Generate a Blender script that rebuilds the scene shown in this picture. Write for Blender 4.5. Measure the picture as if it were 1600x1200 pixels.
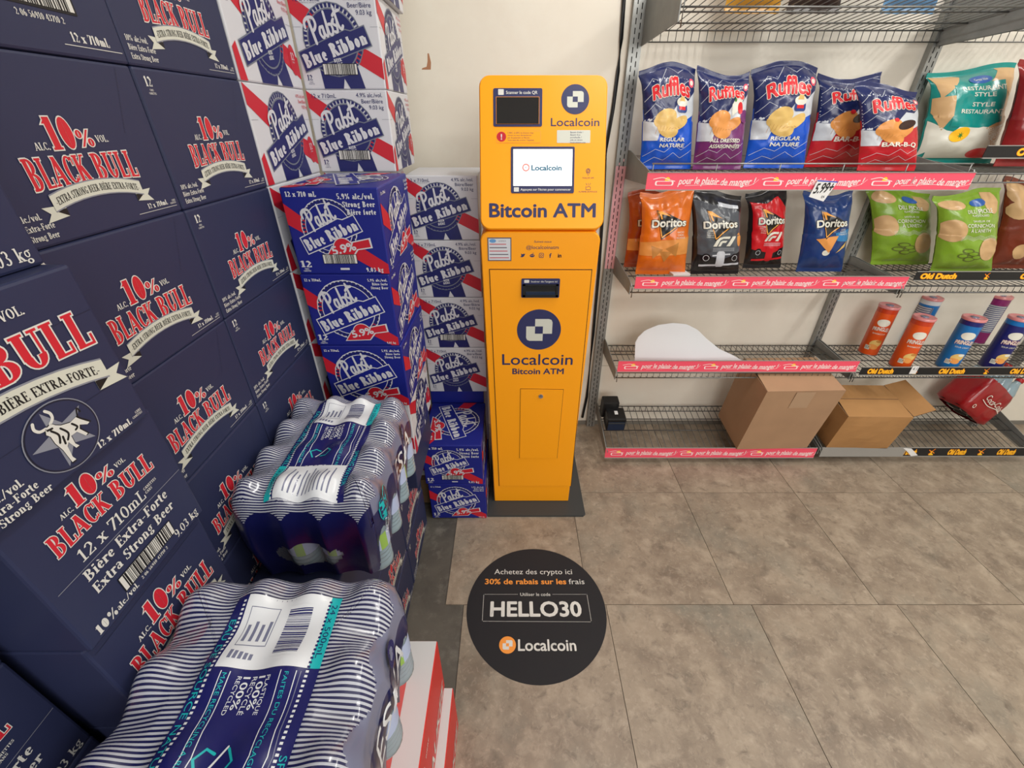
import bpy, bmesh, math, random
from mathutils import Vector, Matrix, noise
from mathutils.geometry import tessellate_polygon

for o in list(bpy.data.objects):
    bpy.data.objects.remove(o)
SC = bpy.context.scene
COL = SC.collection
PI = math.pi

# ------------------------------------------------------------------ camera
EYE = 1.42
FPX = 676.0
PITCH = math.atan(415 / 676.0)
cam_d = bpy.data.cameras.new('camera')
cam_d.sensor_width = 36.0
cam_d.lens = FPX / 1600 * 36.0
cam_d.clip_start = 0.02
cam = bpy.data.objects.new('camera', cam_d)
COL.objects.link(cam)
cam.location = (0, 0, EYE)
cam.rotation_euler = (PI / 2 - PITCH, 0, 0)
SC.camera = cam

# ------------------------------------------------------------------ world, lamps, exposure
w = bpy.data.worlds.new('world')
SC.world = w
w.use_nodes = True
w.node_tree.nodes['Background'].inputs[0].default_value = (1.0, 0.97, 0.93, 1)
w.node_tree.nodes['Background'].inputs[1].default_value = 0.22


def area(name, loc, sx, sy, power, rot=(0, 0, 0), color=(1, 0.97, 0.92)):
    l = bpy.data.lights.new(name, 'AREA')
    l.shape = 'RECTANGLE'
    l.size = sx
    l.size_y = sy
    l.energy = power
    l.color = color
    o = bpy.data.objects.new(name, l)
    COL.objects.link(o)
    o.location = loc
    o.rotation_euler = rot
    return o


area('ceiling_tube_light', (2.1, 0.35, 2.62), 0.16, 2.2, 34)
area('ceiling_tube_light', (0.55, 1.05, 2.62), 0.16, 1.0, 15)
area('ceiling_tube_light', (1.6, -1.2, 2.6), 1.4, 0.3, 20, rot=(math.radians(30), 0, 0))
area('rear_fill_light', (1.0, -2.8, 1.9), 3.0, 1.2, 62, rot=(math.radians(84), 0, 0))  # added fill panel behind the camera, brightens the back wall and fronts
SC.view_settings.view_transform = 'Standard'
SC.view_settings.look = 'None'
SC.view_settings.exposure = 0.0
SC.view_settings.gamma = 1.0
SC.view_settings.use_curve_mapping = False


# ------------------------------------------------------------------ pixel helpers (frame 1600x1200) -> points on planes of the place
def ray(px, py):
    u = (px - 800) / FPX
    v = (py - 600) / FPX
    s, c = math.sin(PITCH), math.cos(PITCH)
    return u, c - v * s, -(s + v * c)


def at_y(px, py, y):
    r = ray(px, py)
    t = y / r[1]
    return r[0] * t, EYE + r[2] * t


def at_z(px, py, z):
    r = ray(px, py)
    t = (z - EYE) / r[2]
    return r[0] * t, r[1] * t


# ------------------------------------------------------------------ materials
MATS = {}


def lin(c):
    return tuple(((x / 255) / 12.92 if x / 255 <= 0.04045 else ((x / 255 + 0.055) / 1.055) ** 2.4) for x in c)


def mat(name, rgb, rough=0.5, metal=0.0, spec=0.5, coat=0.0, bump=0.0, bscale=60, var=0.0, vscale=8, emit=0.0, trans=0.0, alpha=1.0, ior=1.45):
    if name in MATS:
        return MATS[name]
    m = bpy.data.materials.new(name)
    m.use_nodes = True
    nt = m.node_tree
    b = nt.nodes['Principled BSDF']
    c = lin(rgb) + (1,)
    b.inputs['Base Color'].default_value = c
    b.inputs['Roughness'].default_value = rough
    b.inputs['Metallic'].default_value = metal
    b.inputs['Specular IOR Level'].default_value = spec
    b.inputs['Coat Weight'].default_value = coat
    b.inputs['Coat Roughness'].default_value = 0.12
    b.inputs['IOR'].default_value = ior
    b.inputs['Transmission Weight'].default_value = trans
    b.inputs['Alpha'].default_value = alpha
    if emit:
        b.inputs['Emission Color'].default_value = c
        b.inputs['Emission Strength'].default_value = emit
    if var or bump:
        tc = nt.nodes.new('ShaderNodeTexCoord')
    if var:
        n = nt.nodes.new('ShaderNodeTexNoise')
        n.inputs['Scale'].default_value = vscale
        n.inputs['Detail'].default_value = 6
        nt.links.new(tc.outputs['Object'], n.inputs['Vector'])
        mr = nt.nodes.new('ShaderNodeMapRange')
        mr.inputs['To Min'].default_value = 1 - var
        mr.inputs['To Max'].default_value = 1 + var
        mr.inputs['From Min'].default_value = 0.3
        mr.inputs['From Max'].default_value = 0.7
        nt.links.new(n.outputs['Fac'], mr.inputs['Value'])
        mx = nt.nodes.new('ShaderNodeVectorMath')
        mx.operation = 'SCALE'
        mx.inputs[0].default_value = c[:3]
        nt.links.new(mr.outputs['Result'], mx.inputs['Scale'])
        nt.links.new(mx.outputs['Vector'], b.inputs['Base Color'])
    if bump:
        n2 = nt.nodes.new('ShaderNodeTexNoise')
        n2.inputs['Scale'].default_value = bscale
        n2.inputs['Detail'].default_value = 4
        nt.links.new(tc.outputs['Object'], n2.inputs['Vector'])
        bp = nt.nodes.new('ShaderNodeBump')
        bp.inputs['Strength'].default_value = bump
        bp.inputs['Distance'].default_value = 0.004
        nt.links.new(n2.outputs['Fac'], bp.inputs['Height'])
        nt.links.new(bp.outputs['Normal'], b.inputs['Normal'])
    MATS[name] = m
    return m


P = {  # flat print inks and plain surfaces
    'ink_navy': ((30, 36, 66), .45), 'ink_white': ((214, 214, 210), .5), 'ink_red': ((196, 30, 48), .45), 'ink_black': ((22, 22, 26), .5),
    'pbr_white': ((205, 207, 214), .42), 'pbr_navy': ((27, 32, 96), .4), 'pbr_blue': ((24, 34, 128), .38), 'pbr_red': ((192, 30, 48), .42),
    'pbr_grey': ((110, 116, 132), .45), 'bull_navy': ((40, 46, 78), .48), 'bull_crease': ((24, 27, 48), .5), 'bull_red': ((200, 36, 52), .42),
    'ribbon_white': ((205, 207, 196), .5), 'emblem_grey': ((132, 136, 150), .45),
    'atm_orange': ((255, 166, 16), .38), 'atm_navy': ((44, 48, 92), .45), 'atm_peach': ((246, 150, 90), .5), 'atm_gap': ((60, 34, 10), .6),
    'strip_pink': ((238, 84, 108), .42), 'strip_white': ((250, 226, 226), .5), 'strip_black': ((24, 25, 28), .4), 'strip_yellow': ((255, 196, 40), .4),
    'strip_orange': ((240, 128, 20), .4), 'decal_black': ((26, 26, 31), .7), 'decal_orange': ((238, 150, 60), .5), 'tag_blue': ((40, 70, 190), .5),
    'milw_red': ((200, 44, 40), .45), 'teal_ink': ((22, 170, 176), .4), 'water_navy': ((28, 30, 92), .25), 'water_white': ((214, 218, 224), .3),
    'price_white': ((232, 236, 238), .5)}
for k, (c, r) in P.items():
    mat(k, c, r)


# ------------------------------------------------------------------ mesh building
def newobj(name, mesh, parent=None, loc=None, rot=None, **tags):
    o = bpy.data.objects.new(name, mesh)
    COL.objects.link(o)
    if parent is not None:
        o.parent = parent
    if loc is not None:
        o.location = loc
    if rot is not None:
        o.rotation_euler = rot
    for k, v in tags.items():
        o[k] = v
    return o


class MB:
    def __init__(s):
        s.v = []
        s.f = []
        s.m = []
        s.mats = []
        s.smooth = []

    def mi(s, m):
        m = MATS[m] if isinstance(m, str) else m
        if m not in s.mats:
            s.mats.append(m)
        return s.mats.index(m)

    def face(s, pts, m, sm=False):
        i = len(s.v)
        s.v += [tuple(p) for p in pts]
        s.f.append(tuple(range(i, i + len(pts))))
        s.m.append(s.mi(m))
        s.smooth.append(sm)

    def box(s, a, b, m, bev=0.0):
        x0, y0, z0 = a
        x1, y1, z1 = b
        if bev <= 0:
            i = len(s.v)
            s.v += [(x0, y0, z0), (x1, y0, z0), (x1, y1, z0), (x0, y1, z0), (x0, y0, z1), (x1, y0, z1), (x1, y1, z1), (x0, y1, z1)]
            for q in ((0, 3, 2, 1), (4, 5, 6, 7), (0, 1, 5, 4), (1, 2, 6, 5), (2, 3, 7, 6), (3, 0, 4, 7)):
                s.f.append(tuple(i + k for k in q))
                s.m.append(s.mi(m))
                s.smooth.append(False)
            return
        bm = bmesh.new()
        bmesh.ops.create_cube(bm, size=1)
        for v in bm.verts:
            v.co = Vector(((x0 + x1) / 2 + v.co.x * (x1 - x0), (y0 + y1) / 2 + v.co.y * (y1 - y0), (z0 + z1) / 2 + v.co.z * (z1 - z0)))
        bmesh.ops.bevel(bm, geom=bm.edges[:], offset=bev, segments=2, affect='EDGES', profile=0.6)
        s.addbm(bm, m)

    def addbm(s, bm, m, sm=False, mtx=None):
        bm.verts.index_update()
        i = len(s.v)
        s.v += [tuple((mtx @ v.co) if mtx else v.co) for v in bm.verts]
        k = s.mi(m)
        for f in bm.faces:
            s.f.append(tuple(i + v.index for v in f.verts))
            s.m.append(k)
            s.smooth.append(sm)
        bm.free()

    def grid(s, fn, nu, nv, m, sm=True, closeu=False, flip=False):
        """fn(i, j) -> point; m: material or fn(i, j) -> material"""
        i0 = len(s.v)
        for j in range(nv + 1):
            for i in range(nu if closeu else nu + 1):
                s.v.append(tuple(fn(i, j)))
        W = nu if closeu else nu + 1
        for j in range(nv):
            for i in range(nu):
                i2 = (i + 1) % W if closeu else i + 1
                q = (i0 + j * W + i, i0 + j * W + i2, i0 + (j + 1) * W + i2, i0 + (j + 1) * W + i)
                s.f.append(q[::-1] if flip else q)
                s.m.append(s.mi(m(i, j) if callable(m) else m))
                s.smooth.append(sm)

    def tube(s, pts, r, m, n=6, cap=True):
        pts = [Vector(p) for p in pts]
        rings = []
        up = Vector((0, 0, 1))
        for k, p in enumerate(pts):
            d = (pts[min(k + 1, len(pts) - 1)] - pts[max(k - 1, 0)]).normalized()
            a = d.cross(up)
            if a.length < 1e-3:
                a = d.cross(Vector((1, 0, 0)))
            a.normalize()
            b = d.cross(a)
            rings.append([p + a * math.cos(2 * PI * q / n) * r + b * math.sin(2 * PI * q / n) * r for q in range(n)])
        s.grid(lambda i, j: rings[j][i], n, len(pts) - 1, m, closeu=True)
        if cap:
            s.face(rings[0], m)
            s.face(rings[-1][::-1], m)

    def lathe(s, prof, m, n=24, cx=0, cy=0, cap=True):
        """prof: list of (r, z); m: material or fn(i, j)"""
        s.grid(lambda i, j: (cx + prof[j][0] * math.cos(2 * PI * i / n), cy + prof[j][0] * math.sin(2 * PI * i / n), prof[j][1]), n, len(prof) - 1, m, closeu=True)
        if cap:
            for k, rev in ((0, True), (-1, False)):
                r, z = prof[k]
                if r > 1e-5:
                    q = [(cx + r * math.cos(2 * PI * i / n), cy + r * math.sin(2 * PI * i / n), z) for i in range(n)]
                    s.face(q[::-1] if rev else q, m(0, 0 if rev else len(prof) - 2) if callable(m) else m)

    def prism(s, poly, fn, m, m_side=None, depth=1):
        """poly: 2D loop, fn(x, y, d) -> 3D with d in 0..1"""
        A = [fn(x, y, 1) for x, y in poly]
        B = [fn(x, y, 0) for x, y in poly]
        tri = tessellate_polygon([[Vector((x, y, 0)) for x, y in poly]])
        for t in tri:
            s.face([A[k] for k in t], m)
            s.face([B[k] for k in t][::-1], m_side or m)
        n = len(poly)
        for k in range(n):
            s.face([B[k], B[(k + 1) % n], A[(k + 1) % n], A[k]], m_side or m)

    def mesh(s, name):
        me = bpy.data.meshes.new(name)
        me.from_pydata(s.v, [], s.f)
        for m in s.mats:
            me.materials.append(m)
        me.polygons.foreach_set('material_index', s.m)
        me.polygons.foreach_set('use_smooth', s.smooth)
        me.update()
        if any(s.smooth):
            bm = bmesh.new()
            bm.from_mesh(me)
            bmesh.ops.remove_doubles(bm, verts=bm.verts, dist=1e-6)
            bmesh.ops.recalc_face_normals(bm, faces=bm.faces)
            bm.to_mesh(me)
            bm.free()
        return me

    def build(s, name, parent=None, loc=None, rot=None, **tags):
        return newobj(name, s.mesh(name), parent, loc, rot, **tags)


def thing(name, label, cat, loc=(0, 0, 0), rot=(0, 0, 0), group=None):
    o = bpy.data.objects.new(name, None)
    o.empty_display_size = 0.05
    COL.objects.link(o)
    o.location = loc
    o.rotation_euler = rot
    o['label'] = label
    o['category'] = cat
    if group:
        o['group'] = group
    return o


def tag(o, label, cat, group=None):
    o['label'] = label
    o['category'] = cat
    if group:
        o['group'] = group
    return o


# ------------------------------------------------------------------ lettering
SANS = {}


def sans_tris(txt, off=0.0, space=1.0):
    key = (txt, round(off, 4), space)
    if key not in SANS:
        c = bpy.data.curves.new('t', 'FONT')
        c.body = txt
        c.resolution_u = 3
        c.offset = off
        c.space_character = space
        c.fill_mode = 'FRONT'
        o = bpy.data.objects.new('t', c)
        COL.objects.link(o)
        me = bpy.data.meshes.new_from_object(o)
        me.calc_loop_triangles()
        vs = [(v.co.x, v.co.y) for v in me.vertices]
        SANS[key] = [[vs[k] for k in t.vertices] for t in me.loop_triangles]
        bpy.data.objects.remove(o)
        bpy.data.curves.remove(c)
        bpy.data.meshes.remove(me)
    return SANS[key]


# serif letters drawn by strokes: V thick upright, T thin upright, H thin level, D thick slant, N thin slant, A arc, S serif, P dot
GLY = {
    'A': (.76, 'N .1 0 .38 1;D .38 1 .66 0;H .2 .54 .3;S .1 .0 .22;S .66 0 .26'),
    'B': (.68, 'V .17 0 1;A .3 .76 .27 .24 -90 90;A .32 .27 .31 .27 -90 90;H .1 .32 .97;H .1 .32 .52;H .1 .34 .03;S .16 0 .24;S .16 1 .24'),
    'C': (.7, 'A .4 .5 .35 .5 45 315;T .66 .66 .95;T .66 .08 .26'),
    'E': (.62, 'V .17 0 1;H .05 .56 .97;H .05 .58 .03;H .16 .44 .51;T .54 .78 1;T .57 0 .24;T .44 .4 .62'),
    'F': (.58, 'V .17 0 1;H .05 .55 .97;H .16 .42 .51;T .53 .78 1;T .42 .4 .62;S .17 0 .28'),
    'G': (.74, 'A .4 .5 .35 .5 45 330;T .66 .66 .95;V .62 .0 .42;S .6 .42 .26'),
    'I': (.34, 'V .17 0 1;S .17 0 .28;S .17 1 .28'),
    'K': (.76, 'V .17 0 1;N .2 .42 .62 1;D .32 .6 .66 0;S .17 0 .28;S .17 1 .28;S .62 1 .2;S .66 0 .22'),
    'L': (.6, 'V .17 0 1;H .05 .56 .03;T .55 0 .3;S .17 1 .28'),
    'N': (.76, 'T .14 0 1;D .14 1 .6 0;T .6 0 1;S .12 0 .2;S .12 1 .2;S .6 1 .2'),
    'O': (.76, 'A .38 .5 .35 .5 0 360'),
    'R': (.72, 'V .17 0 1;A .3 .74 .28 .26 -90 90;H .1 .32 .97;H .1 .34 .49;D .34 .5 .62 0;S .16 0 .26;S .16 1 .24;S .64 0 .2'),
    'S': (.58, 'A .29 .74 .24 .26 40 270;A .29 .26 .26 .27 -140 90;T .5 .68 .95;T .06 .05 .3'),
    'T': (.66, 'V .33 0 1;H .03 .63 .97;T .05 .74 1;T .61 .74 1;S .33 0 .28'),
    'U': (.74, 'V .17 .3 1;A .37 .34 .29 .34 180 360;T .6 .3 1;S .17 1 .28;S .6 1 .2'),
    'V': (.72, 'D .1 1 .38 0;N .36 0 .64 1;S .1 1 .26;S .64 1 .2'),
    'X': (.68, 'D .1 1 .58 0;N .1 0 .58 1;S .1 0 .2;S .58 0 .24;S .1 1 .24;S .58 1 .2'),
    '0': (.6, 'A .3 .5 .27 .5 0 360'), '1': (.46, 'V .25 0 1;N .08 .8 .24 .96;S .25 0 .34'),
    '2': (.58, 'A .28 .72 .24 .28 -20 165;N .48 .62 .1 .06;V .47 .6 .72;H .06 .54 .06;T .53 0 .24'),
    '3': (.56, 'A .26 .76 .21 .24 -90 150;A .26 .27 .25 .27 -150 90'),
    '4': (.58, 'V .42 0 1;N .04 .3 .4 1;H .03 .55 .28;S .42 0 .24'),
    '5': (.56, 'T .12 .52 1;H .1 .48 .95;A .26 .31 .25 .31 -150 110'),
    '6': (.58, 'A .29 .3 .26 .3 0 360;A .38 .45 .34 .55 90 190'),
    '7': (.54, 'H .04 .5 .95;D .5 .95 .2 0;T .06 .74 1'), '8': (.58, 'A .29 .76 .21 .24 0 360;A .29 .27 .26 .27 0 360'),
    '9': (.58, 'A .28 .7 .25 .3 0 360;A .2 .52 .34 .52 270 380'),
    '%': (.86, 'A .18 .76 .15 .24 0 360;N .66 1 .2 0;A .66 .24 .15 .24 0 360'),
    'a': (.52, 'A .22 .2 .19 .2 0 360;V .4 0 .5;A .24 .46 .2 .22 0 150;S .44 0 .14'),
    'b': (.56, 'V .14 0 1;A .3 .33 .24 .34 0 360;S .12 1 .16'), 'c': (.48, 'A .28 .33 .24 .34 50 320;P .42 .52'),
    'e': (.5, 'A .27 .33 .24 .34 15 320;H .1 .46 .36'), 'f': (.36, 'V .16 0 .8;A .28 .78 .17 .24 60 180;H .02 .32 .65;S .16 0 .24'),
    'g': (.54, 'A .25 .44 .2 .24 0 360;A .26 -.06 .24 .18 0 360;H .3 .52 .66'),
    'i': (.28, 'V .14 0 .66;S .14 0 .24;S .1 .66 .12;P .14 .88'), 'k': (.58, 'V .14 0 1;N .18 .28 .44 .66;D .24 .4 .48 0;S .14 0 .24;S .1 1 .12;S .44 .66 .18;S .48 0 .2'),
    'l': (.28, 'V .14 0 1;S .14 0 .24;S .1 1 .12'), 'm': (.88, 'V .14 0 .66;V .43 0 .5;V .72 0 .5;A .29 .42 .18 .25 0 150;A .58 .42 .18 .25 0 150;S .14 0 .22;S .43 0 .22;S .72 0 .22'),
    'n': (.6, 'V .14 0 .66;V .44 0 .5;A .29 .42 .19 .25 0 150;S .14 0 .22;S .44 0 .22;S .1 .66 .12'),
    'o': (.54, 'A .27 .33 .24 .34 0 360'), 'p': (.56, 'V .14 -.28 .66;A .3 .33 .24 .34 0 360;S .14 -.28 .22;S .1 .66 .12'),
    'r': (.42, 'V .14 0 .66;A .3 .42 .16 .25 50 150;P .36 .54;S .14 0 .24;S .1 .66 .12'), 's': (.42, 'A .21 .49 .15 .18 40 270;A .21 .18 .17 .19 -140 90'),
    't': (.36, 'V .16 .12 .88;A .28 .14 .17 .16 180 300;H .02 .32 .65'), 'u': (.6, 'V .14 .2 .66;A .29 .22 .2 .22 180 360;V .44 0 .66;S .1 .66 .12;S .4 .66 .12'),
    'v': (.54, 'D .08 .66 .27 0;N .26 0 .46 .66;S .08 .66 .2;S .46 .66 .16'), 'x': (.54, 'D .08 .66 .44 0;N .08 0 .44 .66;S .08 .66 .18;S .44 .66 .16;S .08 0 .16;S .44 0 .18'),
    '.': (.24, 'P .1 .06'), ',': (.24, 'P .1 .06;N .12 .05 .06 -.12'), '/': (.44, 'N .02 -.05 .38 1.02'), '-': (.4, 'H .06 .34 .34'), ' ': (.34, ''), ':': (.24, 'P .1 .06;P .1 .55'),
    '!': (.3, 'V .15 .3 1;P .15 .06'), "'": (.2, 'T .1 .75 1')}


def arc_strip(cx, cy, rx, ry, a0, a1, t, h, e):
    n = max(4, int(abs(a1 - a0) / 18))
    out = []
    P0 = []
    da = e * 40
    if abs(a1 - a0) < 359:
        a0, a1 = a0 - da, a1 + da
    for k in range(n + 1):
        a = math.radians(a0 + (a1 - a0) * k / n)
        c, s_ = math.cos(a), math.sin(a)
        P0.append(((cx + (rx + e) * c, cy + (ry + e) * s_), (cx + max(rx - t - e, .004) * c, cy + max(ry - h - e, .004) * s_)))
    for k in range(n):
        (o0, i0), (o1, i1) = P0[k], P0[k + 1]
        out += [[o0, o1, i1], [o0, i1, i0]]
    return out


def serif_tris(txt, t=.18, h=.07, e=0.0, slab=.07, space=.04):
    out = []
    x = 0.0

    def rect(x0, y0, x1, y1):
        out.append([(x0, y0), (x1, y0), (x1, y1)])
        out.append([(x0, y0), (x1, y1), (x0, y1)])

    def slant(x0, y0, x1, y1, wd):
        d = Vector((x1 - x0, y1 - y0))
        k = wd / 2 * d.length / max(abs(d.y), 1e-3)
        dy = 1 if y1 > y0 else -1
        ex = d.x / abs(d.y) * e
        q = [(x0 - k - ex, y0 - dy * e), (x0 + k - ex, y0 - dy * e), (x1 + k + ex, y1 + dy * e), (x1 - k + ex, y1 + dy * e)]
        out.append([q[0], q[1], q[2]])
        out.append([q[0], q[2], q[3]])
    for ch in txt:
        base = {'è': 'e', 'é': 'e', 'È': 'E'}.get(ch, ch)
        wd, d = GLY.get(base, GLY[' '])
        X0 = x
        if base != ch:
            yy = 1.1 if ch == 'È' else .78
            slant(X0 + .34, yy - .02, X0 + .2, yy + .14, h * 1.3 + 2 * e)
        for tok in d.split(';'):
            if not tok:
                continue
            q = tok.split()
            n = [float(v) for v in q[1:]]
            if q[0] == 'V':
                rect(X0 + n[0] - t / 2 - e, n[1] - e, X0 + n[0] + t / 2 + e, n[2] + e)
            elif q[0] == 'T':
                rect(X0 + n[0] - h / 2 - e, n[1] - e, X0 + n[0] + h / 2 + e, n[2] + e)
            elif q[0] == 'H':
                rect(X0 + n[0] - e, n[2] - h / 2 - e, X0 + n[1] + e, n[2] + h / 2 + e)
            elif q[0] == 'D':
                slant(X0 + n[0], n[1], X0 + n[2], n[3], t * 1.1 + 2 * e)
            elif q[0] == 'N':
                slant(X0 + n[0], n[1], X0 + n[2], n[3], h * 1.3 + 2 * e)
            elif q[0] == 'A':
                for tr in arc_strip(n[0], n[1], n[2], n[3], n[4], n[5], t * (1 if n[2] > .2 else .7), h, e):
                    out.append([(X0 + a, b) for a, b in tr])
            elif q[0] == 'S':
                y0, y1 = (n[1], n[1] + slab) if n[1] < .3 else (n[1] - slab, n[1])
                rect(X0 + n[0] - n[2] / 2 - e - .03, y0 - e, X0 + n[0] + n[2] / 2 + e + .03, y1 + e)
            elif q[0] == 'P':
                rect(X0 + n[0] - t * .55 - e, n[1] - t * .4 - e, X0 + n[0] + t * .55 + e, n[1] + t * .4 + e)
        x += wd + space + (t - .18) * .6
    return out


def stroke_tris(pts, wd, e=0.0, smooth=True):
    """round brush along a path"""
    if smooth and len(pts) > 2:
        q = []
        for k in range(len(pts) - 1):
            p0, p1, p2, p3 = pts[max(k - 1, 0)], pts[k], pts[k + 1], pts[min(k + 2, len(pts) - 1)]
            for s_ in (0, .25, .5, .75):
                f = lambda a, b, c, d: .5 * (2 * b + (c - a) * s_ + (2 * a - 5 * b + 4 * c - d) * s_ ** 2 + (3 * b - a - 3 * c + d) * s_ ** 3)
                q.append((f(p0[0], p1[0], p2[0], p3[0]), f(p0[1], p1[1], p2[1], p3[1])))
        pts = q + [pts[-1]]
    out = []
    r = wd / 2 + e
    L = []
    for k, p in enumerate(pts):
        a, b = pts[max(k - 1, 0)], pts[min(k + 1, len(pts) - 1)]
        d = Vector((b[0] - a[0], b[1] - a[1]))
        d.normalize()
        L.append(((p[0] - d.y * r, p[1] + d.x * r), (p[0] + d.y * r, p[1] - d.x * r), d))
    for k in range(len(pts) - 1):
        out += [[L[k][0], L[k][1], L[k + 1][1]], [L[k][0], L[k + 1][1], L[k + 1][0]]]
    for k, sg in ((0, -1), (-1, 1)):
        a, b, d = L[k]
        c = pts[k]
        m1 = (c[0] + d.x * r * sg, c[1] + d.y * r * sg)
        q1 = (c[0] + (d.x * sg - d.y) * r * .7, c[1] + (d.y * sg + d.x) * r * .7)
        q2 = (c[0] + (d.x * sg + d.y) * r * .7, c[1] + (d.y * sg - d.x) * r * .7)
        out += [[a, q1, b], [q1, m1, b], [m1, q2, b]]
    return out


PABST = [([(.30, -.02), (.36, .5), (.42, 1.02)], .15), ([(.02, .78), (.12, 1.02), (.42, 1.12), (.72, 1.02), (.74, .74), (.56, .56), (.40, .52)], .13),
         ([(1.08, .5), (.92, .52), (.8, .3), (.86, .08), (1.0, .12), (1.1, .5)], .12), ([(1.12, .52), (1.08, .18), (1.2, .05), (1.3, .2)], .12),
         ([(1.3, .2), (1.44, .7), (1.52, 1.05)], .12), ([(1.46, .75), (1.38, .15), (1.52, .02), (1.68, .2), (1.68, .44), (1.54, .48)], .12),
         ([(1.7, .4), (1.84, .55), (1.98, .6)], .09), ([(1.94, .6), (1.84, .42), (2.0, .26), (1.92, .04), (1.76, .08)], .12),
         ([(2.0, .26), (2.14, .5), (2.24, 1.08)], .1), ([(2.24, 1.05), (2.14, .3), (2.24, .06), (2.4, .16)], .13), ([(2.0, .74), (2.24, .84), (2.5, .84)], .12)]


def pabst_tris(e=0.0):
    out = []
    for pts, wd in PABST:
        out += stroke_tris(pts, wd * 1.15, e)
    return out


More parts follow.
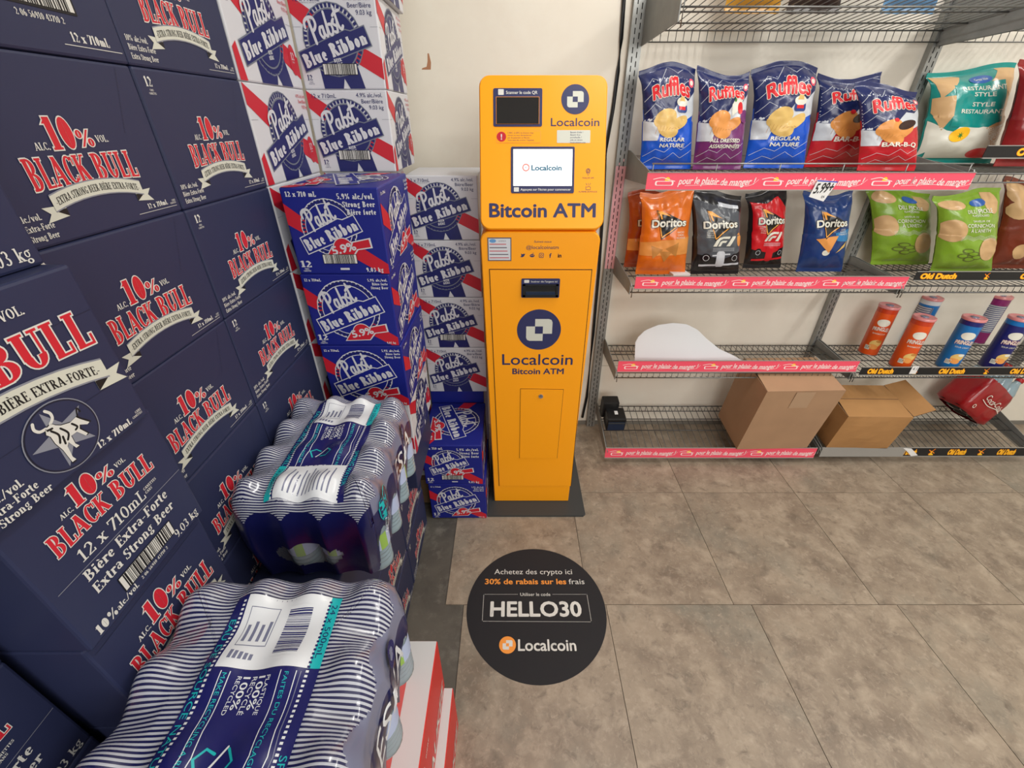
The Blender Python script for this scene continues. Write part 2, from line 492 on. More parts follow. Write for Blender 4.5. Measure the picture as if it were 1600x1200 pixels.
class Art:
    """flat artwork: triangles in metres on a 2D sheet, each with an ink and a layer"""

    def __init__(s):
        s.t = []

    def tris(s, tr, m, l=1):
        s.t.append((tr, m, l))

    def poly(s, pts, m, l=1, holes=()):
        loops = [list(pts)] + [list(h) for h in holes]
        flat = [p for lp in loops for p in lp]
        tr = tessellate_polygon([[Vector((x, y, 0)) for x, y in lp] for lp in loops])
        s.tris([[flat[k] for k in t] for t in tr], m, l)

    def rect(s, x0, y0, x1, y1, m, l=1):
        s.tris([[(x0, y0), (x1, y0), (x1, y1)], [(x0, y0), (x1, y1), (x0, y1)]], m, l)

    def rrect(s, x0, y0, x1, y1, r, m, l=1):
        s.poly(rr(x0, y0, x1, y1, r), m, l)

    def disc(s, x, y, rx, m, l=1, ry=None, n=28, rot=0):
        ry = ry or rx
        c, q = math.cos(rot), math.sin(rot)
        pts = [(math.cos(2 * PI * k / n) * rx, math.sin(2 * PI * k / n) * ry) for k in range(n)]
        s.poly([(x + a * c - b * q, y + a * q + b * c) for a, b in pts], m, l)

    def ring(s, x, y, r, wd, m, l=1, n=40, a0=0, a1=360, ry=None):
        k = (ry or r) / r
        s.tris([[(x + a, y + b * k) for a, b in tr] for tr in arc_strip(0, 0, r, r, a0, a1, wd, wd, 0)] if n < 41 else [], m, l)

    def line(s, pts, wd, m, l=1, smooth=False):
        s.tris(stroke_tris(pts, wd, 0, smooth), m, l)

    def text(s, txt, x, y, h, m, l=1, wd=None, align='c', rot=0, font='sans', bold=0.0, shear=0, outline=None, maxw=None, fit=None, t=None):
        """x, y: anchor on the baseline; h: height of a capital; wd: forced width"""
        def get(e):
            if font == 'sans':
                if bold + e <= .001:
                    return sans_tris(txt), .729
                bb = bold + e
                core = sans_tris(txt)
                out_ = []
                for q_ in range(8):
                    ox_, oy_ = bb * math.cos(q_ * PI / 4), bb * math.sin(q_ * PI / 4)
                    out_ += [[(p_[0] + ox_, p_[1] + oy_) for p_ in tr_] for tr_ in core]
                return out_, .729
            if font == 'serif':
                return serif_tris(txt, t or .18, .075, e * 1.2, .07), 1.0
            if font == 'slab':
                return serif_tris(txt, t or .24, .13, e * 1.2, .15), 1.0
            if font == 'pabst':
                return pabst_tris(e), 1.0
        base, cap = get(0)
        if not base:
            return
        xs = [p[0] for tr in base for p in tr]
        x0, x1 = min(xs), max(xs)
        sy = h / cap
        sx = sy if wd is None else wd / (x1 - x0)
        if maxw and (x1 - x0) * sx > maxw:
            sx = maxw / (x1 - x0)
        W = (x1 - x0) * sx
        ox = {'l': 0, 'c': -W / 2, 'r': -W}[align]
        c, q = math.cos(rot), math.sin(rot)

        def put(tr, ink, ll):
            out = []
            for T in tr:
                r_ = []
                for a, b in T:
                    X = (a - x0) * sx + ox + shear * b * sy
                    Y = b * sy
                    if fit:
                        X, Y = fit(X, Y)
                    r_.append((x + X * c - Y * q, y + X * q + Y * c))
                out.append(r_)
            s.tris(out, ink, ll)
        if outline:
            put(get(outline[0])[0], outline[1], l)
            put(base, m, l + 1)
        else:
            put(base, m, l)

    def barcode(s, x0, y0, x1, y1, l=1, seed=1, frame=True, ink='ink_black', bg='ink_white', vert=False):
        rnd = random.Random(seed)
        if frame:
            e = (y1 - y0) * .06
            s.rect(x0 - e, y0 - e, x1 + e, y1 + e, ink, l)
        s.rect(x0, y0, x1, y1, bg, l + 1)
        L = (y1 - y0) if vert else (x1 - x0)
        u = L * .06
        while u < L * .93:
            wd = L * rnd.choice((.008, .012, .02, .028))
            if vert:
                s.rect(x0 + .05 * (x1 - x0), y0 + u, x1 - .05 * (x1 - x0), y0 + u + wd, ink, l + 2)
            else:
                s.rect(x0 + u, y0, x0 + u + wd, y1, ink, l + 2)
            u += wd + L * rnd.choice((.008, .012, .02))

    def xf(s, fn):
        s.t = [([[fn(x, y) for x, y in T] for T in tr], m, l) for tr, m, l in s.t]
        return s

    def add(s, other, fn=lambda x, y: (x, y), dl=0):
        for tr, m, l in other.t:
            s.tris([[fn(x, y) for x, y in T] for T in tr], m, l + dl)

    def clip(s, x0, y0, x1, y1):
        def cl(poly, k, lim, sg):
            out = []
            for i in range(len(poly)):
                a, b = poly[i], poly[(i + 1) % len(poly)]
                ia, ib = (a[k] - lim) * sg <= 1e-9, (b[k] - lim) * sg <= 1e-9
                if ia:
                    out.append(a)
                if ia != ib:
                    f = (lim - a[k]) / (b[k] - a[k])
                    out.append((a[0] + (b[0] - a[0]) * f, a[1] + (b[1] - a[1]) * f))
            return out
        new = []
        for tr, m, l in s.t:
            o2 = []
            for T in tr:
                if all(x0 <= p[0] <= x1 and y0 <= p[1] <= y1 for p in T):
                    o2.append(T)
                    continue
                pl = list(T)
                for k, lim, sg in ((0, x1, 1), (0, x0, -1), (1, y1, 1), (1, y0, -1)):
                    if pl:
                        pl = cl(pl, k, lim, sg)
                for i in range(1, len(pl) - 1):
                    o2.append([pl[0], pl[i], pl[i + 1]])
            new.append((o2, m, l))
        s.t = new
        return s

    def mesh(s, name, fn, step=0.00016, base=0.0004, maxedge=None, smooth=False):
        """fn(x, y, off) -> 3D point"""
        mats, V, F, M = [], [], [], []
        for tr, m, l in s.t:
            mm = MATS[m]
            if mm not in mats:
                mats.append(mm)
            mi = mats.index(mm)
            work = [(T, base + l * step + (q % 31) * 2.5e-6) for q, T in enumerate(tr)]
            idx = {}
            while work:
                T, off = work.pop()
                if maxedge:
                    e = [((T[i][0] - T[(i + 1) % 3][0]) ** 2 + (T[i][1] - T[(i + 1) % 3][1]) ** 2) for i in range(3)]
                    k = e.index(max(e))
                    if e[k] > maxedge * maxedge:
                        a, b, c = T[k], T[(k + 1) % 3], T[(k + 2) % 3]
                        mid = ((a[0] + b[0]) / 2, (a[1] + b[1]) / 2)
                        work += [([a, mid, c], off), ([mid, b, c], off)]
                        continue
                ar = (T[1][0] - T[0][0]) * (T[2][1] - T[0][1]) - (T[2][0] - T[0][0]) * (T[1][1] - T[0][1])
                if abs(ar) < 1e-13:
                    continue
                if ar < 0:
                    T = [T[0], T[2], T[1]]
                f = []
                for p in T:
                    kk = (round(p[0], 7), round(p[1], 7), off)
                    if kk not in idx:
                        idx[kk] = len(V)
                        V.append(tuple(fn(p[0], p[1], off)))
                    f.append(idx[kk])
                if len(set(f)) == 3:
                    F.append(f)
                    M.append(mi)
        me = bpy.data.meshes.new(name)
        me.from_pydata(V, [], F)
        for m in mats:
            me.materials.append(m)
        me.polygons.foreach_set('material_index', M)
        if smooth:
            me.polygons.foreach_set('use_smooth', [True] * len(F))
        me.update()
        return me


def rr(x0, y0, x1, y1, r, n=6):
    pts = []
    for cx, cy, a in ((x1 - r, y0 + r, -90), (x1 - r, y1 - r, 0), (x0 + r, y1 - r, 90), (x0 + r, y0 + r, 180)):
        for k in range(n + 1):
            t = math.radians(a + 90 * k / n)
            pts.append((cx + r * math.cos(t), cy + r * math.sin(t)))
    return pts


def star(x, y, R, r, n=5, rot=PI / 2):
    return [(x + (R if k % 2 == 0 else r) * math.cos(rot + PI * k / n), y + (R if k % 2 == 0 else r) * math.sin(rot + PI * k / n)) for k in range(2 * n)]

# ================================================================== THE SETTING
def noise_mat(name, base_rgb, cols, scales, rough=.5, bump=.1, gloss=None):
    """mottled surface: base colour mixed with several noise-driven tints"""
    m = bpy.data.materials.new(name)
    m.use_nodes = True
    nt = m.node_tree
    b = nt.nodes['Principled BSDF']
    tc = nt.nodes.new('ShaderNodeTexCoord')
    oi = nt.nodes.new('ShaderNodeObjectInfo')
    add = nt.nodes.new('ShaderNodeVectorMath')
    add.operation = 'MULTIPLY_ADD'
    add.inputs[1].default_value = (1, 1, 1)
    sc = nt.nodes.new('ShaderNodeVectorMath')
    sc.operation = 'SCALE'
    sc.inputs[0].default_value = (7.3, 3.1, 5.7)
    nt.links.new(oi.outputs['Random'], sc.inputs['Scale'])
    nt.links.new(tc.outputs['Object'], add.inputs[0])
    nt.links.new(sc.outputs['Vector'], add.inputs[2])
    prev = None
    rgb = nt.nodes.new('ShaderNodeRGB')
    rgb.outputs[0].default_value = lin(base_rgb) + (1,)
    prev = rgb.outputs[0]
    for (c, lo, hi), s_ in zip(cols, scales):
        n = nt.nodes.new('ShaderNodeTexNoise')
        n.inputs['Scale'].default_value = s_
        n.inputs['Detail'].default_value = 8
        n.inputs['Roughness'].default_value = .65
        n.inputs['Distortion'].default_value = .7 if s_ > 25 else .25
        nt.links.new(add.outputs['Vector'], n.inputs['Vector'])
        r = nt.nodes.new('ShaderNodeMapRange')
        r.inputs['From Min'].default_value = lo
        r.inputs['From Max'].default_value = hi
        nt.links.new(n.outputs['Fac'], r.inputs['Value'])
        mx = nt.nodes.new('ShaderNodeMix')
        mx.data_type = 'RGBA'
        mx.inputs['B'].default_value = lin(c) + (1,)
        nt.links.new(r.outputs['Result'], mx.inputs['Factor'])
        nt.links.new(prev, mx.inputs['A'])
        prev = mx.outputs['Result']
        last = n
    nt.links.new(prev, b.inputs['Base Color'])
    b.inputs['Roughness'].default_value = rough
    bp = nt.nodes.new('ShaderNodeBump')
    bp.inputs['Strength'].default_value = bump
    bp.inputs['Distance'].default_value = .003
    nt.links.new(last.outputs['Fac'], bp.inputs['Height'])
    nt.links.new(bp.outputs['Normal'], b.inputs['Normal'])
    MATS[name] = m
    return m


noise_mat('vinyl_tile', (150, 136, 119), [((120, 106, 92), .40, .66), ((172, 158, 140), .48, .78), ((116, 114, 104), .5, .8), ((92, 80, 69), .54, .82), ((176, 162, 145), .54, .84), ((104, 95, 84), .58, .84)], (6, 17, 3.2, 30, 62, 12), .45, .12)
noise_mat('grey_concrete', (96, 92, 84), [((76, 72, 66), .4, .65), ((112, 108, 100), .5, .7)], (5, 22), .6, .2)
noise_mat('painted_wall', (226, 220, 207), [((216, 208, 194), .5, .8), ((232, 228, 216), .5, .8)], (1.3, 4), .6, .02)
mat('ceiling_white', (225, 225, 220), .8)
mat('skirting_grey', (120, 116, 108), .6)
mat('joint_dark', (50, 44, 38), .8)

YW = 1.90
b = MB()
b.box((-1.6, -3.0, -.06), (3.6, YW, -.004), 'grey_concrete')
floor = b.build('floor', kind='structure')
tile_meshes = {}


def tile(x0, y0, x1, y1):
    key = (round(x1 - x0, 3), round(y1 - y0, 3))
    if key not in tile_meshes:
        q = MB()
        q.box((0, 0, -.004), (key[0], key[1], 0), 'vinyl_tile')
        bm = bmesh.new()
        tile_meshes[key] = q.mesh('tile')
        bm.free()
    newobj('tile', tile_meshes[key], floor, (x0, y0, 0))


g = .0009
for r in range(-4, 4):
    y0 = .868 + .52 * r - (0 if r < 1 else 0)
    y1 = y0 + .52
    if y0 > YW - .02:
        continue
    y1 = min(y1, YW)
    offx = .262 if r >= 0 else .322
    left = -.228 if r >= 0 else -.165
    xs = [left] + [offx + .498 * k for k in range(0, 7)]
    for k in range(len(xs) - 1):
        if xs[k] < 3.55:
            tile(xs[k] + g, y0 + g, min(xs[k + 1], 3.58) - g, y1 - g)
b = MB()
b.box((-1.6, -3.0, -.0042), (-1.599, -2.999, -.0041), 'joint_dark')

b = MB()
b.box((-1.6, YW, 0), (3.6, YW + .08, 2.75), 'painted_wall')
wall_back = b.build('wall_back', kind='structure')
# seams and a brown chip of torn paint on the wall
a = Art()
X, Z = at_y(668, 100, YW)
mat('torn_paint', (170, 120, 88), .7)
a.poly([(X - .022, Z - .016), (X + .010, Z - .016), (X + .013, Z + .004), (X + .008, Z + .03), (X + .003, Z + .03), (X + .001, Z + .008), (X - .004, Z - .008), (X - .02, Z - .012)], 'torn_paint')
newobj('torn_paint_chip', a.mesh('torn_paint_chip', lambda x, y, o: (x, YW - o, y)), wall_back)
b = MB()
mat('seam_beige', (196, 190, 176), .7)  # panel seams in a beige slightly deeper than the wall paint
for zz in (.36, 1.295):
    b.box((.42, YW - .0012, zz), (3.6, YW, zz + .004), 'seam_beige')
b.build('panel_seam', wall_back)
b = MB()
b.box((-1.68, -3.0, 0), (-1.6, YW + .08, 2.75), 'painted_wall')
b.build('wall_left', kind='structure')
b = MB()
b.box((3.6, -3.0, 0), (3.68, YW + .08, 2.75), 'painted_wall')
b.build('wall_right', kind='structure')
b = MB()
b.box((-1.68, -3.0, 2.75), (3.68, YW + .08, 2.8), 'ceiling_white')
b.build('ceiling', kind='structure')
b = MB()
b.box((.33, YW - .006, 0), (3.6, YW, .022), 'skirting_grey')
b.build('baseboard_back', kind='structure')


# ================================================================== ARTWORK OF THE CARTONS
def ribbon_banner(a, cx, cy, hw, h, arch, l, txt=None, th=.6, tails=True):
    """white arched banner with swallow tails"""
    n = 10
    f = lambda x: cy + arch * (1 - (x / hw) ** 2)
    up = [(cx + hw * (2 * k / n - 1), f(hw * (2 * k / n - 1)) + h / 2) for k in range(n + 1)]
    dn = [(p[0], p[1] - h) for p in up]
    e = h * .09
    if tails:
        for sg in (-1, 1):
            x0 = cx + sg * hw
            y0 = f(hw)
            a.poly([(x0 - sg * h * .9, y0 - h * .2), (x0 + sg * h * .95, y0 - h * .15), (x0 + sg * h * .45, y0 - h * .62), (x0 + sg * h * .95, y0 - h * 1.15), (x0 - sg * h * .9, y0 - h * .95)], 'ribbon_white', l)
            a.poly([(x0, y0 - h / 2), (x0 - sg * h * .9, y0 - h / 2 + arch * .15), (x0 - sg * h * .9, y0 - h * .95)], 'ink_black', l + 1)
    for k in range(n):
        a.poly([(dn[k][0], dn[k][1] - e), (dn[k + 1][0], dn[k + 1][1] - e), (up[k + 1][0], up[k + 1][1] + e), (up[k][0], up[k][1] + e)], 'emblem_grey', l + 2)
        a.poly([dn[k], dn[k + 1], up[k + 1], up[k]], 'ribbon_white', l + 3)
    if txt:
        a.text(txt, cx, cy - h * .27, h * .5, 'ink_black', l + 4, wd=hw * 1.86, font='serif', fit=lambda X, Y: (X, Y + arch * (1 - (X / hw) ** 2)))


def bull_words(a, cx, y, hw, h, arch=.05, l=2, up=0.10, tf=1.0):
    """the red arched brand words with a white outline, 10% above them"""
    fit = lambda X, Y: (X, Y * (1 + .10 * abs(X / hw) ** 2) + arch * h * 2 * (1 - (X / hw) ** 2))
    a.text('BLACK', cx - hw, y, h, 'bull_red', l, wd=hw * 1.02, align='l', font='serif', outline=(.035, 'ink_white'), t=.21, fit=lambda X, Y: (X, fit(X - hw, Y)[1]))
    a.text('BULL', cx + hw, y, h, 'bull_red', l, wd=hw * .86, align='r', font='serif', outline=(.035, 'ink_white'), t=.21, fit=lambda X, Y: (X, fit(X + hw, Y)[1]))
    top = y + h * (1.22 + 2 * arch)
    a.text('10', cx - hw * .42, top, h * 1.12 * tf, 'bull_red', l, wd=hw * .44, align='l', font='serif', outline=(.035, 'ink_white'), t=.27)
    a.text('%', cx + hw * .06, top + h * .04, h * .62 * tf, 'bull_red', l, wd=hw * .28, align='l', font='serif', outline=(.05, 'ink_white'), t=.18)
    a.text('ALC.', cx - hw * .46, top + h * .02, h * .26, 'ink_white', l, align='r', font='serif')
    a.text('VOL.', cx + hw * .40, top + h * .18, h * .26, 'ink_white', l, align='l', font='serif')


def art_bull_wide(W, H, bar=False):
    a = Art()
    bull_words(a, .50 * W, .30 * H, .28 * W, .155 * H)
    ribbon_banner(a, .51 * W, .225 * H, .25 * W, .085 * H, .05 * H, 2, '-EXTRA STRONG BEER-BIÈRE EXTRA-FORTE-')
    a.text('12', .055 * W, .88 * H, .065 * H, 'ink_white', 1, align='l', font='serif', t=.24)
    for k in (0, 1):
        a.text(('CANS', 'CANETTES')[k], .085 * W, (.85 - .022 * k) * H, .014 * H, 'ink_white', 1, font='serif')
    for k, s_ in enumerate(('10% alc./vol.', 'Bière Extra-Forte', 'Extra Strong Beer')):
        a.text(s_, .035 * W, (.155 - .055 * k) * H, .036 * H, 'ink_white', 1, align='l', font='serif', maxw=.19 * W)
    a.text('12 x 710mL', .9 * W, .075 * H, .036 * H, 'ink_white', 1, align='r', font='serif', t=.24)
    a.text('CANS', .965 * W, .088 * H, .014 * H, 'ink_white', 1, align='r', font='serif')
    a.text('CANETTES', .965 * W, .07 * H, .012 * H, 'ink_white', 1, align='r', font='serif')
    a.rect(.68 * W, .052 * H, .965 * W, .055 * H, 'ink_white', 1)
    for k in range(16):  # perforated tear line
        t = k / 16
        a.rect((.80 + .10 * t) * W, (.58 + .4 * t) * H, (.802 + .10 * t) * W, (.595 + .4 * t) * H, 'bull_crease', 1)
    if bar:
        a.barcode(.36 * W, .25 * H, .70 * W, .46 * H, 6, 4)
    return a


def art_bull_bar(W, H):
    a = Art()
    a.barcode(.42 * W, .24 * H, .78 * W, .48 * H, 2, 4)
    a.text('2 06 56910 43710 2', .6 * W, .17 * H, .032 * H, 'ink_white', 1, font='serif')
    a.text('12 x 710mL', .91 * W, .085 * H, .05 * H, 'ink_white', 1, align='r', font='serif', t=.24)
    a.rect(.66 * W, .062 * H, .975 * W, .066 * H, 'ink_white', 1)
    a.text('9.03 kg', .08 * W, .09 * H, .07 * H, 'ink_white', 1, align='l', font='serif')
    return a


def art_emblem(a, cx, cy, r, l=3):
    a.disc(cx, cy, r, 'emblem_grey', l, ry=r * .97, n=48)
    a.disc(cx, cy, r * .97, 'bull_crease', l + 1, ry=r * .94, n=48)
    a.disc(cx, cy, r * .93, 'bull_navy', l + 2, ry=r * .90, n=48)
    a.poly(star(cx, cy, r * .86, r * .34, rot=PI / 2 + .25), 'emblem_grey', l + 3)
    q = lambda pts: [(cx + x * r, cy + y * r) for x, y in pts]
    body = [(-.30, .42), (-.12, .46), (-.05, .36), (.05, .28), (.28, .20), (.48, .24), (.55, .12), (.72, -.10), (.64, -.12), (.46, .0), (.40, -.10), (.52, -.34), (.44, -.36), (.30, -.12), (.12, -.12), (.10, -.36), (.16, -.48), (.06, -.48), (-.02, -.22),
            (-.10, -.30), (-.14, -.62), (-.10, -.74), (-.22, -.74), (-.24, -.30), (-.30, -.04), (-.30, .18), (-.36, .28)]
    a.poly(q([(x * 1.08 + .01, y * 1.06) for x, y in body]), 'ink_black', l + 4)
    a.poly(q(body), 'ink_white', l + 5)
    for pts in ([(-.22, .30), (-.12, .1), (-.20, -.1)], [(.0, .22), (.1, .0), (.0, -.15)], [(.3, .15), (.38, .0), (.3, -.05)], [(-.06, .0), (-.1, -.2)], [(-.28, .36), (-.16, .34)]):
        a.line(q(pts), r * .055, 'ink_black', l + 6, True)
    a.line(q([(-.28, .42), (-.44, .44), (-.52, .56), (-.48, .70)]), r * .075, 'ink_white', l + 5, True)
    a.line(q([(-.14, .46), (-.02, .56), (.0, .70), (-.08, .82)]), r * .075, 'ink_white', l + 5, True)
    a.line(q([(.52, .2), (.62, .44), (.66, .3)]), r * .04, 'ink_black', l + 5, True)


def art_bull_big(W, H):
    a = Art()
    bull_words(a, .52 * W, .57 * H, .42 * W, .185 * H, arch=.06, tf=.95)
    ribbon_banner(a, .52 * W, .42 * H, .40 * W, .105 * H, .09 * H, 2, '-EXTRA STRONG BEER-BIÈRE EXTRA-FORTE-')
    art_emblem(a, .655 * W, .225 * H, .137 * W)
    a.text('12 x 710mL', .905 * W, .03 * H, .042 * H, 'ink_white', 1, align='r', font='serif', t=.24, maxw=.20 * W)
    a.text('CANS', .97 * W, .065 * H, .016 * H, 'ink_white', 1, align='r', font='serif')
    a.text('CANETTES', .97 * W, .045 * H, .014 * H, 'ink_white', 1, align='r', font='serif')
    for k, s_ in enumerate(('10% alc./vol.', 'Bière Extra-Forte', 'Extra Strong Beer')):
        a.text(s_, (.47, .50, .53)[k] * W, (.135 - .058 * k) * H, .045 * H, 'ink_white', 1, align='r', font='serif')
    for k in (.31, .745):
        a.rect(0.004, (k - .001) * H, W - .004, (k + .001) * H, 'bull_crease', 1)
    return a


def art_bull_end(W, H):
    a = Art()
    bull_words(a, .49 * W, .635 * H, .34 * W, .125 * H, arch=.04, tf=1.0)
    a.text('12 x 710mL', .22 * W, .50 * H, .085 * H, 'ink_white', 1, align='l', font='serif', wd=.47 * W, t=.13)
    a.text('CANETTES', .70 * W, .55 * H, .02 * H, 'ink_white', 1, align='l', font='serif')
    a.text('CANS', .70 * W, .52 * H, .02 * H, 'ink_white', 1, align='l', font='serif')
    a.text('Bière Extra-Forte', .5 * W, .375 * H, .075 * H, 'ink_white', 1, font='serif', wd=.63 * W)
    a.text('Extra Strong Beer', .5 * W, .265 * H, .075 * H, 'ink_white', 1, font='serif', wd=.63 * W)
    a.rect(.05 * W, .462 * H, .98 * W, .466 * H, 'emblem_grey', 1)
    a.barcode(.30 * W, .105 * H, .73 * W, .215 * H, 2, 7)
    a.text('2 06 56910 43710 2', .52 * W, .055 * H, .025 * H, 'ink_white', 1, font='serif')
    a.text('10%', .07 * W, .04 * H, .07 * H, 'ink_white', 1, align='l', font='serif', t=.26)
    a.text('alc./vol.', .21 * W, .045 * H, .045 * H, 'ink_white', 1, align='l', font='serif')
    a.text('9.03 kg', .95 * W, .04 * H, .07 * H, 'ink_white', 1, align='r', font='serif', t=.14)
    return a


def art_bull_end_b(W, H):
    a = Art()
    bull_words(a, .50 * W, .42 * H, .38 * W, .17 * H, arch=.05, tf=1.0)
    ribbon_banner(a, .50 * W, .31 * H, .36 * W, .085 * H, .06 * H, 2, '-EXTRA STRONG BEER-BIÈRE EXTRA-FORTE-')
    a.text('12 x 710mL', .92 * W, .06 * H, .045 * H, 'ink_white', 1, align='r', font='serif', t=.24)
    a.rect(.03 * W, .905 * H, .97 * W, .908 * H, 'bull_crease', 1)
    return a


def pbr_badge(a, cx, cy, r, rot, bw, bh, by, ink, l=3, outline_only=False, bg='pbr_blue', side=False):
    """toothed round seal, slanting name band"""
    g_ = 'pbr_grey' if not outline_only else 'pbr_white'
    n = 44
    a.ring(cx, cy, r, r * .05, g_, l)
    for k in range(n):
        t0 = 2 * PI * (k + .18) / n
        t1 = 2 * PI * (k + .82) / n
        r0, r1 = r * .85, r * .965
        a.poly([(cx + r0 * math.cos(t0), cy + r0 * math.sin(t0)), (cx + r1 * math.cos(t0), cy + r1 * math.sin(t0)), (cx + r1 * math.cos(t1), cy + r1 * math.sin(t1)), (cx + r0 * math.cos(t1), cy + r0 * math.sin(t1))], ink if not outline_only else 'pbr_navy', l + 1)
    a.disc(cx, cy, r * .84, g_, l + 2, n=44)
    a.disc(cx, cy, r * (.80 if not outline_only else .815), ink, l + 3, n=44)
    c, q = math.cos(rot), math.sin(rot)
    R = lambda pts: [(cx + x * c - y * q, cy + by + x * q + y * c) for x, y in pts]
    e = bh * .06
    a.poly(R([(-bw / 2 - e, -bh / 2 - e), (bw / 2 + e, -bh / 2 - e), (bw / 2 - bh * .04 + e, bh / 2 + e), (bw * .30, bh / 2 + e), (bw * .24, bh * .72), (-bw * .2, bh * .62), (-bw / 2 + bh * .08 - e, bh / 2 + e)]), g_, l + 4)
    a.poly(R([(-bw / 2, -bh / 2), (bw / 2, -bh / 2), (bw / 2 - bh * .04, bh / 2), (bw * .30, bh / 2), (bw * .235, bh * .66), (-bw * .2, bh * .56), (-bw / 2 + bh * .08, bh / 2)]), ink, l + 5)
    wd = bw * .93
    x0, y0 = -wd / 2, -bh * .36
    px, py = R([(x0, y0)])[0]
    a.text('Blue Ribbon', px, py, bh * .70, 'pbr_white', l + 6, wd=wd, align='l', rot=rot, font='slab', t=.26)
    px, py = R([(-bw * .27, bh * .60)])[0]
    a.text('P', px, py, bh * 1.12, 'pbr_white', l + 8, wd=bw * .54, align='l', rot=rot + .04, font='pabst')


def art_pbr_white(W, H, side=False, bar=False, first='Beer/Bière'):
    a = Art()
    k = W / .215 if side else 1
    cx, cy = (.45 if not side else .5) * W, .52 * H
    r = .385 * H if not side else .43 * H
    rot = math.radians(17)
    # red sashes
    a.poly([(0, H), (.05 * W, .96 * H), (.36 * W, .74 * H), (.24 * W, .58 * H), (0, .80 * H)], 'pbr_red', 1)
    a.poly([(.66 * W, .50 * H), (.84 * W, .42 * H), (W, .33 * H), (W, .10 * H), (.60 * W, .34 * H)], 'pbr_red', 1)
    # ribbon tails
    a.poly([(cx - .22 * W, .26 * H), (cx - .22 * W + .02 * W, 0), (cx + .03 * W, 0), (cx + .06 * W, .12 * H), (cx + .12 * W, 0), (cx + .30 * W, .01 * H), (cx + .22 * W, .34 * H)], 'pbr_navy', 2)
    a.poly([(cx + .03 * W, 0), (cx + .06 * W, .10 * H), (cx + .10 * W, 0)], 'pbr_white', 3)
    pbr_badge(a, cx, cy, r, rot, .86 * W if not side else .80 * W, .205 * H, -.09 * H, 'pbr_navy', 3)
    a.text('BEER', cx + .02 * W, .30 * H, .035 * H, 'pbr_white', 9, font='slab', rot=rot * .5)
    a.text('BIÈRE', cx + .02 * W, .25 * H, .035 * H, 'pbr_white', 9, font='slab', rot=rot * .5)
    if not side:
        a.text('12 x 710mL', .07 * W, .905 * H, .052 * H, 'pbr_navy', 4, align='l', maxw=.34 * W, bold=.004)
        a.text('CANS CANETTES ALL. 24% VOL. SC.', .10 * W, .885 * H, .012 * H, 'pbr_grey', 4, align='l')
        a.text('4.9% alc./vol.', .94 * W, .915 * H, .05 * H, 'pbr_navy', 4, align='r', maxw=.40 * W, bold=.004)
        a.text(first, .94 * W, .845 * H, .05 * H, 'pbr_navy', 4, align='r', maxw=.32 * W, bold=.004)
        a.text('9.03 kg', .94 * W, .775 * H, .05 * H, 'pbr_navy', 4, align='r', maxw=.22 * W, bold=.004)
        a.text('12', .06 * W, .10 * H, .062 * H, 'pbr_navy', 4, align='l', font='serif', t=.2)
        a.text('CANS', .10 * W, .075 * H, .014 * H, 'pbr_navy', 4)
        a.text('CANETTES', .10 * W, .055 * H, .012 * H, 'pbr_navy', 4)
        if bar:
            a.barcode(.28 * W, .165 * H, .68 * W, .275 * H, 11, 3)
    else:
        a.disc(.90 * W, .30 * H, .10 * H, 'pbr_red', 4, ry=.16 * H)
        a.text('12', .90 * W, .30 * H, .08 * H, 'pbr_white', 5, font='serif')
        a.text('CANS', .90 * W, .27 * H, .018 * H, 'pbr_white', 5)
        a.poly([(0, .0), (0, .28 * H), (.06 * W, .34 * H), (.10 * W, .0)], 'pbr_red', 2)
        for j, s_ in enumerate(('4.9% alc./vol.', 'Beer/Bière', '9.03 kg')):
            a.text(s_, .985 * W, (.90 - .06 * j) * H, .04 * H, 'pbr_red', 4, align='r', maxw=.2 * W)
    a.rect(0.002, .655 * H, .10 * W, .658 * H, 'pbr_grey', 1)
    a.rect(.90 * W, .655 * H, W - .002, .658 * H, 'pbr_grey', 1)
    a.clip(.0015, .0015, W - .0015, H - .0015)
    return a


